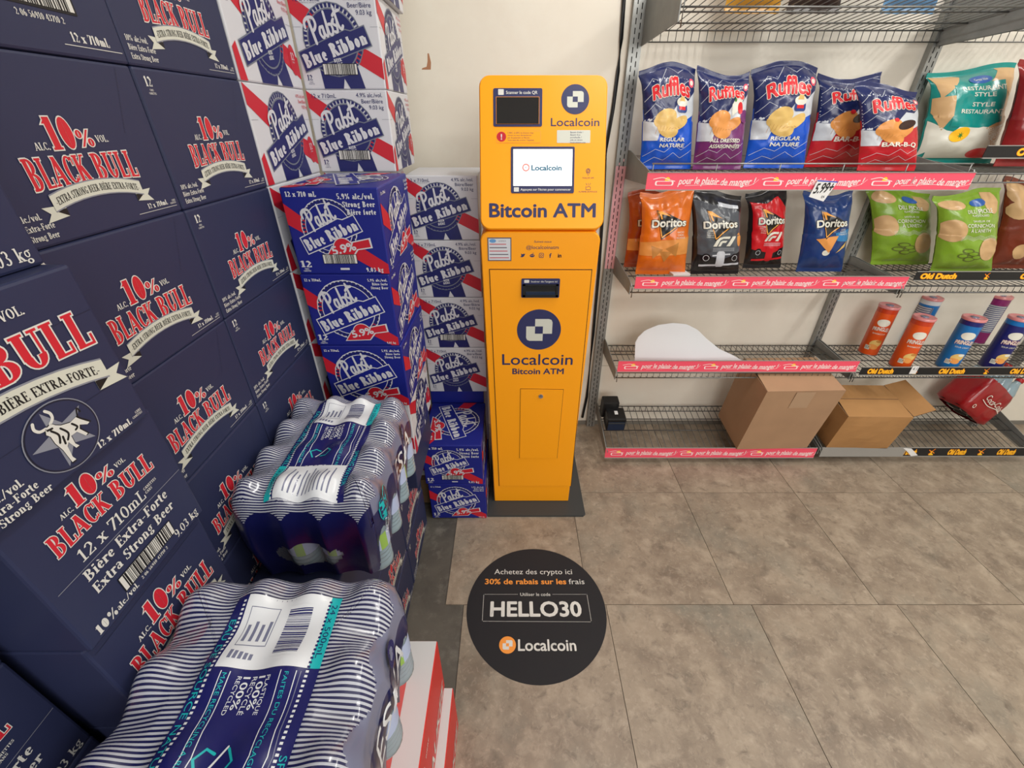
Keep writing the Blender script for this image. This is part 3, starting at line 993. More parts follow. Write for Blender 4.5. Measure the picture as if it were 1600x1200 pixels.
def art_pbr_blue(W, H, variant=0, bar=False, top=False):
    a = Art()
    a.poly([(0, .84 * H), (.26 * W, .60 * H), (.26 * W, .42 * H), (0, .60 * H)], 'pbr_red', 1)
    a.poly([(.62 * W, .42 * H), (W, .12 * H), (W, 0), (.92 * W, 0), (.58 * W, .24 * H)], 'pbr_red', 1)
    rot = math.radians(21)
    cx, cy = (.43 if variant == 0 else .47) * W, (.56 if variant == 0 else .52) * H
    r = (.33 if variant == 0 else .41) * H
    pbr_badge(a, cx, cy, r, rot, (.66 if variant == 0 else .80) * W, (.19 if variant == 0 else .215) * H, -.08 * H, 'pbr_blue', 3, outline_only=True)
    # red percent rosette
    ry = cy - .235 * H if variant == 0 else cy - .31 * H
    rx = cx + .12 * W
    k_ = 1.22
    G = lambda pts: [(rx + a_ * W * k_, ry + b_ * H * k_) for a_, b_ in pts]
    a.poly(G([(-.19, -.11), (-.11, .02), (.24, .10), (.25, -.0), (.12, -.02), (.06, -.10)]), 'pbr_white', 10)
    a.poly(G([(-.175, -.10), (-.105, .01), (.225, .085), (.235, .01), (.11, -.01), (.055, -.09)]), 'pbr_red', 12)
    a.disc(rx - .01 * W, ry, .125 * H, 'pbr_white', 10)
    a.disc(rx - .01 * W, ry, .114 * H, 'pbr_red', 12)
    a.text('5.9%', rx, ry - .05 * H, .10 * H, 'pbr_white', 13, font='sans', bold=.03, rot=.22, wd=.27 * W)
    if top:
        a.text('12', .88 * W, .10 * H, .11 * H, 'pbr_white', 4, font='slab', wd=.10 * W, rot=PI / 2)
    if not top:
        if variant == 0:
            a.text('12 x 710 mL', .05 * W, .905 * H, .055 * H, 'pbr_white', 4, align='l', font='slab', maxw=.33 * W)
            for k, s_ in enumerate(('5.9% alc./vol.', 'Strong Beer', 'Bière forte')):
                a.text(s_, .95 * W, (.88 - .085 * k) * H, .06 * H, 'pbr_white', 14, align='r', font='slab', maxw=.40 * W)
            a.text('9.03 kg', .93 * W, .03 * H, .055 * H, 'pbr_white', 4, align='r', font='slab', maxw=.26 * W)
        else:
            a.text('12 x 710mL', .04 * W, .91 * H, .035 * H, 'pbr_white', 4, align='l', font='slab', maxw=.2 * W)
            for k, s_ in enumerate(('5.9% alc./vol.', 'Bière forte', 'Strong Beer')):
                a.text(s_, .97 * W, (.91 - .05 * k) * H, .035 * H, 'pbr_white', 14, align='r', font='slab', maxw=.24 * W)
            a.text('9.03 kg', .96 * W, .03 * H, .032 * H, 'pbr_white', 4, align='r', font='slab')
        a.text('12', .09 * W, .09 * H, .08 * H, 'pbr_white', 4, font='slab', wd=.12 * W)
        a.text('CANS', .09 * W, .06 * H, .018 * H, 'pbr_white', 4, font='slab')
        a.text('CANETTES', .09 * W, .035 * H, .016 * H, 'pbr_white', 4, font='slab')
        if bar:
            a.barcode(.30 * W, .14 * H, .66 * W, .245 * H, 14, 5)
            a.rect(.46 * W, .055 * H, .56 * W, .08 * H, 'pbr_white', 2)
    a.rect(0.002, .545 * H, .2 * W, .548 * H, 'pbr_navy', 1)
    a.clip(.0015, .0015, W - .0015, H - .0015)
    return a


def art_milw(W, H, top=False):
    a = Art()
    if top:
        a.rect(W * .04, H * .0, W * .28, H * .66, 'milw_red', 1)
    else:
        a.text('OLD', W * .34, H * .36, H * .20, 'ink_white', 2, bold=.01, shear=.25, wd=.22 * W)
        a.text('MILWAUKEE', W * .55, H * .10, H * .2, 'ink_white', 2, bold=.01, shear=.25, wd=.78 * W)
        a.text('BEER   BIÈRE', W * .5, H * .70, H * .05, 'ink_white', 2)
    return a


# ================================================================== CARTONS
BODY = {}


def carton_mesh(dx, dy, dz, m, seed=0, topm=None):
    """folded board carton: rounded folds, slightly bulging panels, a lid flap seam"""
    key = (round(dx, 3), round(dy, 3), round(dz, 3), m, seed, topm)
    if key not in BODY:
        bm = bmesh.new()
        bmesh.ops.create_cube(bm, size=1)
        for v in bm.verts:
            v.co = Vector(((v.co.x + .5) * dx, (v.co.y + .5) * dy, (v.co.z + .5) * dz))
        bmesh.ops.bevel(bm, geom=bm.edges[:], offset=.0035, segments=2, affect='EDGES', profile=.5)
        b_ = MB()
        b_.addbm(bm, m)
        if topm:
            b_.mi(topm)
            for k, f in enumerate(b_.f):
                if all(b_.v[i][2] > dz - .001 for i in f):
                    b_.m[k] = 1
        me = b_.mesh('carton')
        BODY[key] = me
    return BODY[key]


ARTM = {}


def face_art(key, maker, W, H, axis, dx, dy, dz):
    """mesh of an artwork on one side of a carton; axis: '+x', '-y' or 'top'"""
    k = (key, round(W, 3), round(H, 3), axis, round(dx, 3), round(dy, 3), round(dz, 3))
    if k not in ARTM:
        fn = {'+x': lambda x, y, o: (dx + o, x, y), '-y': lambda x, y, o: (x, -o, y), 'top': lambda x, y, o: (x, y, dz + o),
              'top90': lambda x, y, o: (y, dy - x, dz + o)}[axis]
        ARTM[k] = maker(W, H).mesh('printed_panel', fn)
    return ARTM[k]


rnd = random.Random(5)


def carton(lo, hi, m, label, group, prints, jit=.0012, yaw=0.0, topm=None, name='beer_carton', key=None, cat='beer carton'):
    """lo/hi: corners; prints: list of (axis, key, maker)"""
    gp = .0012
    lo = [lo[0] + gp, lo[1] + gp, lo[2]]
    hi = [hi[0] - gp, hi[1] - gp, hi[2] - .0004]
    dx, dy, dz = (hi[k] - lo[k] for k in range(3))
    j = (rnd.uniform(-jit, jit) * 0.8, rnd.uniform(-.3, .3) * gp, 0)
    o = newobj(name, carton_mesh(dx, dy, dz, m, 0, topm), None, (lo[0] + j[0], lo[1] + j[1], lo[2]), (0, 0, yaw))
    tag(o, label, cat, group)
    for axis, k, mk in prints:
        W, H = {'+x': (dy, dz), '-y': (dx, dz), 'top': (dx, dy), 'top90': (dy, dx)}[axis]
        newobj('printed_panel', face_art(k, mk, W, H, axis, dx, dy, dz), o)
    return o


RH = .1915
PAL = .143
ORD = ['lowest', 'second-lowest', 'third from the bottom', 'fourth from the bottom', 'fifth from the bottom', 'sixth from the bottom', 'seventh from the bottom', 'eighth from the bottom', 'topmost']
WX = -.534

# low wooden platform that the tall stack stands on
mat('pallet_wood', (120, 96, 70), .8, var=.2, vscale=12)
b = MB()
for k in range(9):
    b.box((-.83, -.06 + k * .188, .118), (WX - .012, .1 + k * .188 - .02, PAL - .001), 'pallet_wood')
for x in (-.82, -.69, WX - .07):
    b.box((x, -.05, 0), (x + .05, 1.6, .118), 'pallet_wood')
tag(b.build('pallet'), 'wooden pallet hidden under the wall of navy and white beer cartons', 'pallet')
b = MB()
b.box((-.53, 1.32, .118), (-.335, 1.6, PAL - .001), 'pallet_wood')
for x in (-.53, -.39):
    b.box((x, 1.33, 0), (x + .05, 1.59, .118), 'pallet_wood')
tag(b.build('pallet'), 'small wooden pallet under the rear column of white beer cartons', 'pallet')

G1 = 'navy beer cartons of the tall wall'
for k in range(8):
    z0 = PAL + RH * k
    for col, y0 in enumerate((.750, .464)):
        where = ('beside the white cartons', 'behind the nearest navy column')[col]
        if k == 7 and col == 1:
            pr, kk, extra = art_bull_bar, 'bbar', ', with barcode'
        else:
            pr, kk, extra = art_bull_wide, 'bw', ''
        lab = 'navy beer carton, %s in the column %s%s' % (ORD[k] if k < 7 else 'topmost', where, extra)
        carton((WX - .212, y0, z0), (WX, y0 + .286, z0 + RH), 'bull_navy', lab, G1, [('+x', kk, pr)])

# nearest columns, set a little forward into the aisle
DSPEC = {7: (-.462, .163, .449, 'bw', art_bull_wide, 'navy beer carton, topmost of the forward column at the left edge'),
         6: (-.480, .236, .448, 'bend', art_bull_end, 'navy beer carton reading 9.03 kg above the one with the bull emblem'),
         5: (-.458, .163, .449, 'bbig', art_bull_big, 'navy beer carton with a round bull and star emblem'),
         4: (-.470, .255, .467, 'bend', art_bull_end, 'navy beer carton with a barcode directly under the bull emblem carton'),
         3: (-.482, .255, .467, 'bendb', art_bull_end_b, 'navy beer carton under the barcode one, beside the near water pack'),
         2: (-.486, .255, .467, 'bendb', art_bull_end_b, 'navy beer carton, fourth below the bull emblem carton level'),
         1: (-.486, .255, .467, 'bendb', art_bull_end_b, 'navy beer carton, second from the bottom in the forward column'),
         0: (-.486, .255, .467, 'bendb', art_bull_end_b, 'navy beer carton, lowest in the forward column')}
for k, (x1, y0, y1, kk, pr, lab) in DSPEC.items():
    d = .212 if y1 - y0 > .25 else .286
    carton((x1 - d, y0, PAL + RH * k), (x1, min(y1, .4625) if k < 8 else y1, PAL + RH * (k + 1)), 'bull_navy', lab, 'navy beer cartons of the forward column', [('+x', kk, pr)])
for k in range(5):
    y0, y1 = (.035, .249) if k != 4 else (.03, .249)
    lab = ['navy beer carton, lowest in the column at the bottom left corner', 'navy beer carton, second up in the column at the bottom left corner', 'navy beer carton, third up in the column at the bottom left corner',
           'navy beer carton at the bottom left reading Beer and 9.03 kg', 'plain-looking navy beer carton behind the deep shadow at the left edge'][k]
    carton((-.56 - .286, y0, PAL + RH * k), (-.56, y1, PAL + RH * (k + 1)), 'bull_navy', lab, 'navy beer cartons at the bottom left', [('+x', 'bend', art_bull_end)])

# column A: white cartons continuing the wall; column B: white cartons set forward at the back
G2 = 'white beer cartons at the back of the stack'
for k in range(9):
    z0 = PAL + RH * k
    nm = ORD[k]
    carton((WX - .212, 1.038, z0), (WX, 1.343, z0 + RH), 'pbr_white', 'white beer carton side-on, %s in the column touching the navy wall' % nm, G2,
           [('+x', 'pws', lambda W, H: art_pbr_white(W, H, True))])
    j = (0, .006, -.004, .005, .0, .007, .0, .0, .010)[k]
    carton((WX, 1.345 + j, z0), ((-.322 if k >= 6 else -.352) + j * 1.2, (1.615 if k >= 6 else 1.52) + j * .5, z0 + RH), 'pbr_white', 'white beer carton facing forward, %s in the rear column near the wall' % nm, G2,
           [('-y', 'pwf_bar', lambda W, H: art_pbr_white(W, H, False, True)), ('+x', 'pws', lambda W, H: art_pbr_white(W, H, True))])

# low stack in the aisle: navy cartons two high, a third layer carries the water packs
G3 = 'navy beer cartons of the low aisle stack'
names = ['farthest', 'middle', 'near']
for k, (ya, yb) in enumerate(((.945, 1.225), (.655, .941))):
    for j in range(2):
        carton((-.532, ya, RH * j), (-.347 - .004 * j, yb, RH * (j + 1)), 'bull_navy', 'navy beer carton on the floor of the aisle, %s end, %s layer' % (names[k], ('bottom', 'upper')[j]), G3, [('+x', 'bw_s', art_bull_wide)])
carton((-.532, .50, RH * 2), (-.350, .94, .617), 'bull_navy', 'long navy carton layer hidden under the rear water pack', G3, [])
# dark tray under the strong beer column
carton((-.513, 1.03, RH * 2), (-.306, 1.31, .5262), 'bull_navy', 'flat navy carton wedged under the white and blue beer column', G3, [])

# column of blue strong beer cartons with one white carton beneath
G4 = 'blue beer cartons of the column by the navy wall'
for k in range(2, 6):
    z0 = PAL + RH * k
    dxj = (0, 0, -.004, .002, -.002, .0)[k]
    if k == 2:
        carton((-.512, 1.035, z0), (-.297, 1.32, z0 + RH), 'pbr_white', 'white beer carton squeezed beneath the three blue cartons', G2,
               [('-y', 'pwf', lambda W, H: art_pbr_white(W, H, False)), ('+x', 'pws', lambda W, H: art_pbr_white(W, H, True))])
        continue
    bar = k == 5
    lab = {5: 'blue beer carton with a barcode on top of the column by the navy wall', 4: 'blue beer carton, middle of the three stacked by the navy wall', 3: 'blue beer carton just behind the rear water pack'}[k]
    carton((-.511 + dxj, 1.025, z0), (-.292 + dxj, 1.32, z0 + RH), 'pbr_blue', lab, G4,
           [('-y', 'pb%d' % bar, (lambda W, H: art_pbr_blue(W, H, 0, True)) if bar else (lambda W, H: art_pbr_blue(W, H, 1))),
            ('+x', 'pbs', lambda W, H: art_pbr_blue(W, H, 1))] + ([('top90', 'pbt', lambda W, H: art_pbr_blue(W, H, 1, top=True))] if bar else []))

# column beside the machine
G5 = 'beer cartons in the column beside the orange machine'
cz = [0, .1945, .389]
carton((-.333, 1.243, 0), (-.104, 1.528, .1945), 'pbr_blue', 'blue beer carton standing on the floor beside the orange machine', G5, [('-y', 'pb0', lambda W, H: art_pbr_blue(W, H, 1)), ('+x', 'pbs', lambda W, H: art_pbr_blue(W, H, 1))])
o = carton((-.340, 1.243, .1945), (-.112, 1.528, .389), 'pbr_blue', 'blue beer carton with its printed lid showing, second from the floor', G5,
           [('-y', 'pb1', lambda W, H: art_pbr_blue(W, H, 0, True)), ('+x', 'pbs', lambda W, H: art_pbr_blue(W, H, 1)), ('top90', 'pbt', lambda W, H: art_pbr_blue(W, H, 1, top=True))])
for k in range(2):
    carton((-.345, 1.535, .222 * k), (-.118, 1.80, .222 * (k + 1)), 'pbr_blue', ('hidden blue beer carton on the floor against the back wall', 'hidden blue beer carton under the white column by the machine')[k], G5, [])
zz = [.444, .650, .857, 1.063, 1.266]
lb = ['lowest white carton beside the orange machine, just above the blue lid', 'white beer carton with a barcode, second up in the white column beside the machine',
      'white beer carton, third up in the white column beside the machine', 'white beer carton on top of the column beside the machine']
for k in range(4):
    x0 = (-.343, -.346, -.350, -.350)[k]
    carton((x0, 1.528, zz[k]), (x0 + .240, 1.80, zz[k + 1] - .001), 'pbr_white', lb[k], G5,
           [('-y', 'pwf%d' % (k == 1), (lambda W, H: art_pbr_white(W, H, False, True)) if k == 1 else (lambda W, H: art_pbr_white(W, H, False, False, 'Bière/Beer')))])

# red and white cartons at the bottom edge
G6 = 'red and white beer cartons on the floor'
mat('milw_white', (196, 198, 200), .5)
for k in range(2):
    x1 = (-.146, -.168)[k]
    zb = .204 * k
    y1 = (.528, .535)[k]
    carton((x1 - .30, y1 - .40, zb), (x1, y1, zb + .204), 'milw_red', ('red beer carton with a white lid, lowest on the floor at the bottom edge', 'red beer carton with a white lid, upper one at the bottom edge')[k], G6,
           [('+x', 'mw', art_milw), ('top', 'mwt', lambda W, H: (lambda a: (a.rect(.002, .002, W - .002, H - .002, 'milw_white', 1), a.rect(W * .62, .0, W * .80, H * .62, 'milw_red', 2), a)[2])(Art()))])
carton((-.47, .06, .408), (-.22, .46, .617), 'milw_red', 'red beer carton hidden under the near water pack', G6, [])

# ================================================================== THE ORANGE CASH MACHINE
MY = 1.331
mat('dark_steel', (62, 66, 68), .5, metal=.2)
mat('black_glass', (30, 30, 32), .12, coat=.5)
mat('black_plastic', (22, 23, 25), .4)
mat('screen_light', (250, 252, 255), .3, emit=.75)
mat('screen_teal', (52, 104, 128), .3, emit=.2)
mat('screen_coral', (232, 120, 110), .3, emit=.5)
mat('chrome', (190, 190, 192), .25, metal=.9)
mat('slot_blue', (24, 40, 66), .3)
mat('sticker_paper', (206, 210, 216), .4)
mat('sticker_blue', (96, 150, 200), .4)
mat('sticker_red', (190, 92, 100), .4)
mat('sticker_frame', (96, 90, 100), .4)

atm = thing('cash_machine', 'tall orange cryptocurrency cash machine with a small lit screen', 'cash machine', (.085, MY, 0))


def lm(px, py):
    """photo point on the machine's front plane, relative to the machine"""
    x, z = at_y(px, py, MY)
    return x - .085, z


# base plate
b = MB()
base = [(-.186, -.08), (.212, -.08), (.222, -.07), (.222, .44), (-.186, .44)]
b.prism(base, lambda x, y, d: (x, y, .008 * d), 'dark_steel')
b.build('base_plate', atm)

# pedestal: tapers towards the floor, rounded top corners
HB, HT = 1.133, 1.0
wb, wt = .1595, .1800


def ped_outline():
    cx0 = -.001
    pts = [(-wb + cx0, .008), (wb + cx0, .008)]
    r = .028
    for k in range(7):
        t = math.radians(90 * k / 6)
        pts.append((wt - r + r * math.cos(t), HB - r + r * math.sin(t)))
    for k in range(7):
        t = math.radians(90 + 90 * k / 6)
        pts.append((-wt + r + r * math.cos(t), HB - r + r * math.sin(t)))
    return pts


b = MB()
ol = ped_outline()
cxm = sum(p[0] for p in ol) / len(ol)


def ins(p, e):
    return (p[0] - math.copysign(e, p[0]), p[1] + (e if p[1] < .3 else -e * .6))


b.prism([ins(p, .003) for p in ol], lambda x, y, d: (x, .003 - .003 * d, y), 'atm_orange')
n = len(ol)
rings = [([ins(p, .003) for p in ol], 0), (ol, .004), (ol, .30)]
for a0, a1 in ((0, 1), (1, 2)):
    for k in range(n):
        p0, p1 = rings[a0][0][k], rings[a0][0][(k + 1) % n]
        q0, q1 = rings[a1][0][k], rings[a1][0][(k + 1) % n]
        b.face([(p0[0], rings[a0][1], p0[1]), (q0[0], rings[a1][1], q0[1]), (q1[0], rings[a1][1], q1[1]), (p1[0], rings[a0][1], p1[1])], 'atm_orange', False)
b.face([(p[0], .30, p[1]) for p in ol][::-1], 'atm_orange')
ped = b.build('pedestal', atm)

# front door with a recessed joint round it
dq = [lm(765.5, 421.5), lm(924, 422), lm(891.5, 758.5), lm(780.5, 758.5)]
dq = [dq[3], dq[2], dq[1], dq[0]]
cx_ = sum(p[0] for p in dq) / 4
cz_ = sum(p[1] for p in dq) / 4
g_ = [(p[0] + math.copysign(.0028, p[0] - cx_), p[1] + math.copysign(.0028, p[1] - cz_)) for p in dq]
b = MB()
b.prism(g_, lambda x, y, d: (x, -.0003 - .0003 * d, y), 'atm_gap')
b.build('door_joint', ped)
b = MB()
b.prism(dq, lambda x, y, d: (x, -.0003 - .0030 * d, y), 'atm_orange')
door = b.build('door', atm)
# small service hatch and lock
hq = [lm(812, 714.5), lm(870, 714.5), lm(880, 608), lm(813.5, 607)]
b = MB()
cx_ = sum(p[0] for p in hq) / 4
cz_ = sum(p[1] for p in hq) / 4
b.prism([(p[0] + math.copysign(.0016, p[0] - cx_), p[1] + math.copysign(.0018, p[1] - cz_)) for p in hq], lambda x, y, d: (x, -.0033 - .0003 * d, y), 'atm_gap')
b.build('hatch_joint', door)
b = MB()
b.prism(hq, lambda x, y, d: (x, -.0033 - .0022 * d, y), 'atm_orange')
b.build('service_hatch', door)
lx, lz = lm(845, 617.5)
b = MB()
bm = bmesh.new()
for (r0, dep, m) in ((.0085, .004, 'chrome'), (.0052, .0052, 'dark_steel'), (.0038, .0062, 'chrome')):
    pts = [(lx + r0 * math.cos(2 * PI * k / 20), lz + r0 * math.sin(2 * PI * k / 20)) for k in range(20)]
    b.prism(pts, lambda x, y, d: (x, -.0055 - dep * d, y), m)
b.box((lx - .0006, -.0123, lz - .0026), (lx + .0006, -.0116, lz + .0026), 'atm_gap')
b.build('key_lock', door)
bm.free()

# banknote slot
s0, s1 = lm(814.5, 464), lm(875, 434.5)
b = MB()
b.prism(rr(s0[0], s0[1], s1[0], s1[1], .004), lambda x, y, d: (x, -.0033 - .004 * d, y), 'atm_navy')
slot = b.build('banknote_slot', atm)
b = MB()
mx0, mz0, mx1, mz1 = s0[0] + .004, s0[1] + .004, s1[0] - .004, s1[1] - .017
fw = (s1[0] - s0[0])
b.box((mx0, -.0135, mz0), (mx1, -.0075, mz0 + .007), 'black_plastic')
b.box((mx0, -.0135, mz1 - .004), (mx1, -.0075, mz1), 'black_plastic')
b.box((mx0, -.0135, mz0), (mx0 + .008, -.0075, mz1), 'black_plastic')
b.box((mx1 - .008, -.0135, mz0), (mx1, -.0075, mz1), 'black_plastic')
b.box((mx0 + .008, -.0085, mz0 + .007), (mx1 - .008, -.0074, mz1 - .004), 'black_glass')
b.box((mx0 + .010, -.0125, mz0 + .006), (mx1 - .010, -.009, mz0 + .017), 'slot_blue')
b.build('slot_mouth', slot)


def logo(a, cx, cy, r, disc, mark, l=1):
    a.disc(cx, cy, r, disc, l, n=48)
    u = r * .155
    sq = r * .42

    def shp(x0, y0, x1, y1, rnd_c):
        pts = []
        for (x, y, c) in ((x0, y0, 'bl'), (x1, y0, 'br'), (x1, y1, 'tr'), (x0, y1, 'tl')):
            if c == rnd_c:
                rr_ = r * .16
                sx = 1 if 'l' in c else -1
                sy = 1 if 'b' in c else -1
                seq = [(x, y + sy * rr_), (x + sx * rr_ * .3, y + sy * rr_ * .3), (x + sx * rr_, y)]
                if c in ('tl', 'br'):
                    seq = seq if c == 'tl' else seq[::-1]
                if c == 'tr':
                    seq = [(x, y - rr_), (x - rr_ * .3, y - rr_ * .3), (x - rr_, y)]
                pts += seq
            else:
                pts.append((x, y))
        return pts
    a.poly(shp(cx - r * .18, cy - r * .18, cx + r * .60, cy + r * .54, 'tr'), mark, l + 1)
    a.poly(shp(cx - r * .58, cy - r * .54, cx + r * .18, cy + r * .18, 'bl'), mark, l + 1)
    a.rect(cx - r * .18, cy - r * .18, cx + r * .18, cy + r * .18, disc, l + 2)


a = Art()
T = lambda px, py: lm(px, py)
# follow-us line, handle, five round-about signs
p = T(848, 379)
a.text('Suivez-nous', p[0], p[1], .0065, 'atm_navy', 1, wd=.052, shear=.15)
p = T(847.5, 389)
a.text('@localcoinatm', p[0], p[1], .011, 'atm_navy', 1, wd=.098)
for k, px in enumerate((817, 831.5, 846, 860, 874.5)):
    x, z = T(px, 399)
    r = .0072
    if k == 0:
        a.poly([(x - r, z - .6 * r), (x - .3 * r, z - .8 * r), (x + .5 * r, z - .4 * r), (x + .8 * r, z + .3 * r), (x + r, z + .7 * r), (x + .55 * r, z + .6 * r), (x + .25 * r, z + .8 * r), (x, z + .4 * r), (x - .8 * r, z + .8 * r), (x - .6 * r, z)], 'atm_navy')
    elif k == 1:
        a.disc(x, z - .1 * r, r, 'atm_navy', ry=r * .65)
        a.disc(x - .38 * r, z, r * .18, 'atm_orange', 2)
        a.disc(x + .38 * r, z, r * .18, 'atm_orange', 2)
        a.line([(x, z + .4 * r), (x + .25 * r, z + r), (x + .7 * r, z + .85 * r)], r * .18, 'atm_navy')
    elif k == 2:
        a.rrect(x - r, z - r, x + r, z + r, r * .5, 'atm_navy', 1)
        a.rrect(x - r * .78, z - r * .78, x + r * .78, z + r * .78, r * .35, 'atm_orange', 2)
        a.disc(x, z, r * .5, 'atm_navy', 3)
        a.disc(x, z, r * .28, 'atm_orange', 4)
    elif k == 3:
        a.text('f', x, z - r * .95, r * 1.9, 'atm_navy', 1, bold=.03)
    else:
        a.text('in', x, z - r * .85, r * 1.7, 'atm_navy', 1, bold=.03)
newobj('printed_sign', a.mesh('printed_sign', lambda x, y, o: (x, -o, y)), ped)
a = Art()
c0 = T(842, 515)
logo(a, c0[0], c0[1], .0735, 'atm_navy', 'ribbon_white', 1)
p = T(839.5, 569)
a.text('Localcoin', p[0], p[1], .044, 'atm_navy', 1, wd=.246, bold=.008)
p = T(840.5, 583.5)
a.text('Bitcoin ATM', p[0], p[1], .0235, 'atm_navy', 1, wd=.182, bold=.022)
newobj('printed_sign', a.mesh('printed_sign', lambda x, y, o: (x, -.0033 - o, y)), door)
a = Art()
a.text('Insérer de l\'argent ici', s0[0] + fw * .25, s1[1] - .0115, .0062, 'ink_white', 1, align='l', wd=fw * .68, bold=.01)
a.rrect(s0[0] + fw * .07, s1[1] - .0130, s0[0] + fw * .20, s1[1] - .0035, .002, 'ink_white', 1)
newobj('printed_sign', a.mesh('printed_sign', lambda x, y, o: (x, -.0073 - o, y)), slot)
# certificate sticker
q0, q1 = T(762.5, 407.5), T(799, 371)
b = MB()
b.box((q0[0], -.0012, q0[1]), (q1[0], -.0002, q1[1]), 'sticker_frame')
st = b.build('sticker', atm)
a = Art()
W_, H_ = q1[0] - q0[0], q1[1] - q0[1]
a.rect(q0[0] + .003, q0[1] + .003, q1[0] - .003, q1[1] - .003, 'sticker_paper')
a.disc(q0[0] + W_ * .22, q0[1] + H_ * .86, W_ * .14, 'sticker_blue', 2, ry=H_ * .08)
for k in range(5):
    a.rect(q0[0] + W_ * .08, q0[1] + H_ * (.12 + .145 * k), q0[0] + W_ * (.9 - .03 * k), q0[1] + H_ * (.16 + .145 * k), ('sticker_red', 'sticker_frame')[k % 2], 2)
a.text('LICENCE', q0[0] + W_ * .62, q0[1] + H_ * .83, H_ * .06, 'sticker_frame', 2)
newobj('printed_sign', a.mesh('printed_sign', lambda x, y, o: (x, -.0012 - o, y)), st)

# head: leans back, rounded corners
TILT = math.atan2(.160, .375)
HL = .418
HW = .1815
head = newobj('head_panel', None, atm, (.0035, -.004, 1.141), (-TILT, 0, 0))
b = MB()
ho = rr(-HW, 0, HW, HL, .030)
ho_in = rr(-HW + .003, .003, HW - .003, HL - .003, .027)
b.prism(ho_in, lambda x, y, d: (x, .003 - .003 * d, y), 'atm_orange')
n = len(ho)
for (A0, d0), (A1, d1) in ((((ho_in), 0), (ho, .004)), ((ho, .004), (ho, .085))):
    for k in range(n):
        b.face([(A0[k][0], d0, A0[k][1]), (A1[k][0], d1, A1[k][1]), (A1[(k + 1) % n][0], d1, A1[(k + 1) % n][1]), (A0[(k + 1) % n][0], d0, A0[(k + 1) % n][1])], 'atm_orange')
b.face([(p[0], .085, p[1]) for p in ho][::-1], 'atm_orange')
b.build('head_cover', head)
b = MB()
b.prism([(-.14, .02), (.14, .02), (.14, HL - .06), (-.14, HL - .06)], lambda x, y, d: (x, .15 - .066 * d, y), 'dark_steel')
b.build('head_case', head)


ct, s_t = math.cos(TILT), math.sin(TILT)


def hp(px, py):
    """photo point on the leaning head panel -> local panel coordinates"""
    r = ray(px, py)
    # plane through head origin with direction up=(0,s,c)
    oy, oz = MY - .004, 1.141
    # normal = (0, -ct, s_t)
    t = (-ct * oy + s_t * (oz - EYE)) / (-ct * r[1] + s_t * r[2])
    X_, Y_, Z_ = r[0] * t, r[1] * t, EYE + r[2] * t
    return X_ - .0885, (Y_ - oy) * s_t + (Z_ - oz) * ct


def headbox(p0, p1, r, d, m, name, parent=head, d0=0.0):
    x0, y0 = hp(*p0)
    x1, y1 = hp(*p1)
    q = MB()
    q.prism(rr(x0, y0, x1, y1, r), lambda x, y, dd: (x, -d0 - d * dd, y), m)
    return q.build(name, parent), (x0, y0, x1, y1)


sf, S = headbox((771, 198), (847.5, 138), .005, .0015, 'atm_navy', 'scanner_frame')
x0, y0, x1, y1 = S
W_, H_ = x1 - x0, y1 - y0
b = MB()
wx0, wy0, wx1, wy1 = x0 + W_ * .055, y0 + H_ * .06, x1 - W_ * .06, y0 + H_ * .77
e = .0012
b.box((wx0, -.003, wy0), (wx1, -.0014, wy1), 'decal_orange')
b.box((wx0 + e, -.0034, wy0 + e * .3), (wx1 - e, -.0028, wy1 - e), 'black_glass')
b.build('scanner_window', sf)
a = Art()
a.text('Scanner le code QR', x0 + W_ * .26, y0 + H_ * .845, H_ * .085, 'ink_white', 1, align='l', wd=W_ * .64, bold=.015)
a.rrect(x0 + W_ * .10, y0 + H_ * .82, x0 + W_ * .215, y0 + H_ * .97, .0015, 'ink_white', 1)
newobj('printed_sign', a.mesh('printed_sign', lambda x, y, o: (x, -.0015 - o, y)), sf)

sc_, S = headbox((798.5, 302), (898, 229.5), .004, .002, 'atm_navy', 'screen_frame')
x0, y0, x1, y1 = S
W_, H_ = x1 - x0, y1 - y0
b = MB()
sx0, sy0, sx1, sy1 = x0 + W_ * .035, y0 + H_ * .155, x1 - W_ * .035, y1 - H_ * .055
b.box((sx0 - .0012, -.0026, sy0 - .0008), (sx1 + .0012, -.0019, sy1 + .0016), 'black_plastic')
b.box((sx0, -.003, sy0), (sx1, -.0024, sy1), 'screen_light')
scr = b.build('screen', sc_)
a = Art()
cx, cy = (sx0 + sx1) / 2, (sy0 + sy1) / 2
a.ring(cx - W_ * .265, cy, H_ * .085, H_ * .028, 'screen_coral', 1)
a.disc(cx - W_ * .265, cy, H_ * .012, 'screen_teal', 1)
a.text('Localcoin', cx - W_ * .18, cy - H_ * .06, H_ * .115, 'screen_teal', 1, align='l', wd=W_ * .48, bold=.035)
newobj('screen_writing', a.mesh('screen_writing', lambda x, y, o: (x, -.003 - o, y)), scr)
a = Art()
a.text('Appuyez sur l\'écran pour commencer', x0 + W_ * .15, y0 + H_ * .055, H_ * .05, 'ink_white', 1, align='l', wd=W_ * .80, bold=.02)
a.rrect(x0 + W_ * .045, y0 + H_ * .03, x0 + W_ * .125, y0 + H_ * .125, .0012, 'ink_white', 1)
newobj('printed_sign', a.mesh('printed_sign', lambda x, y, o: (x, -.002 - o, y)), sc_)

a = Art()
p = hp(898.8, 155.3)
logo(a, p[0], p[1], .0395, 'atm_navy', 'ribbon_white', 1)
p = hp(898.5, 197)
a.text('Localcoin', p[0], p[1], .0225, 'atm_navy', 1, wd=.1385, bold=.006)
p = hp(847.5, 339)
a.text('Bitcoin ATM', p[0], p[1], .0395, 'atm_navy', 1, wd=.313, bold=.028)
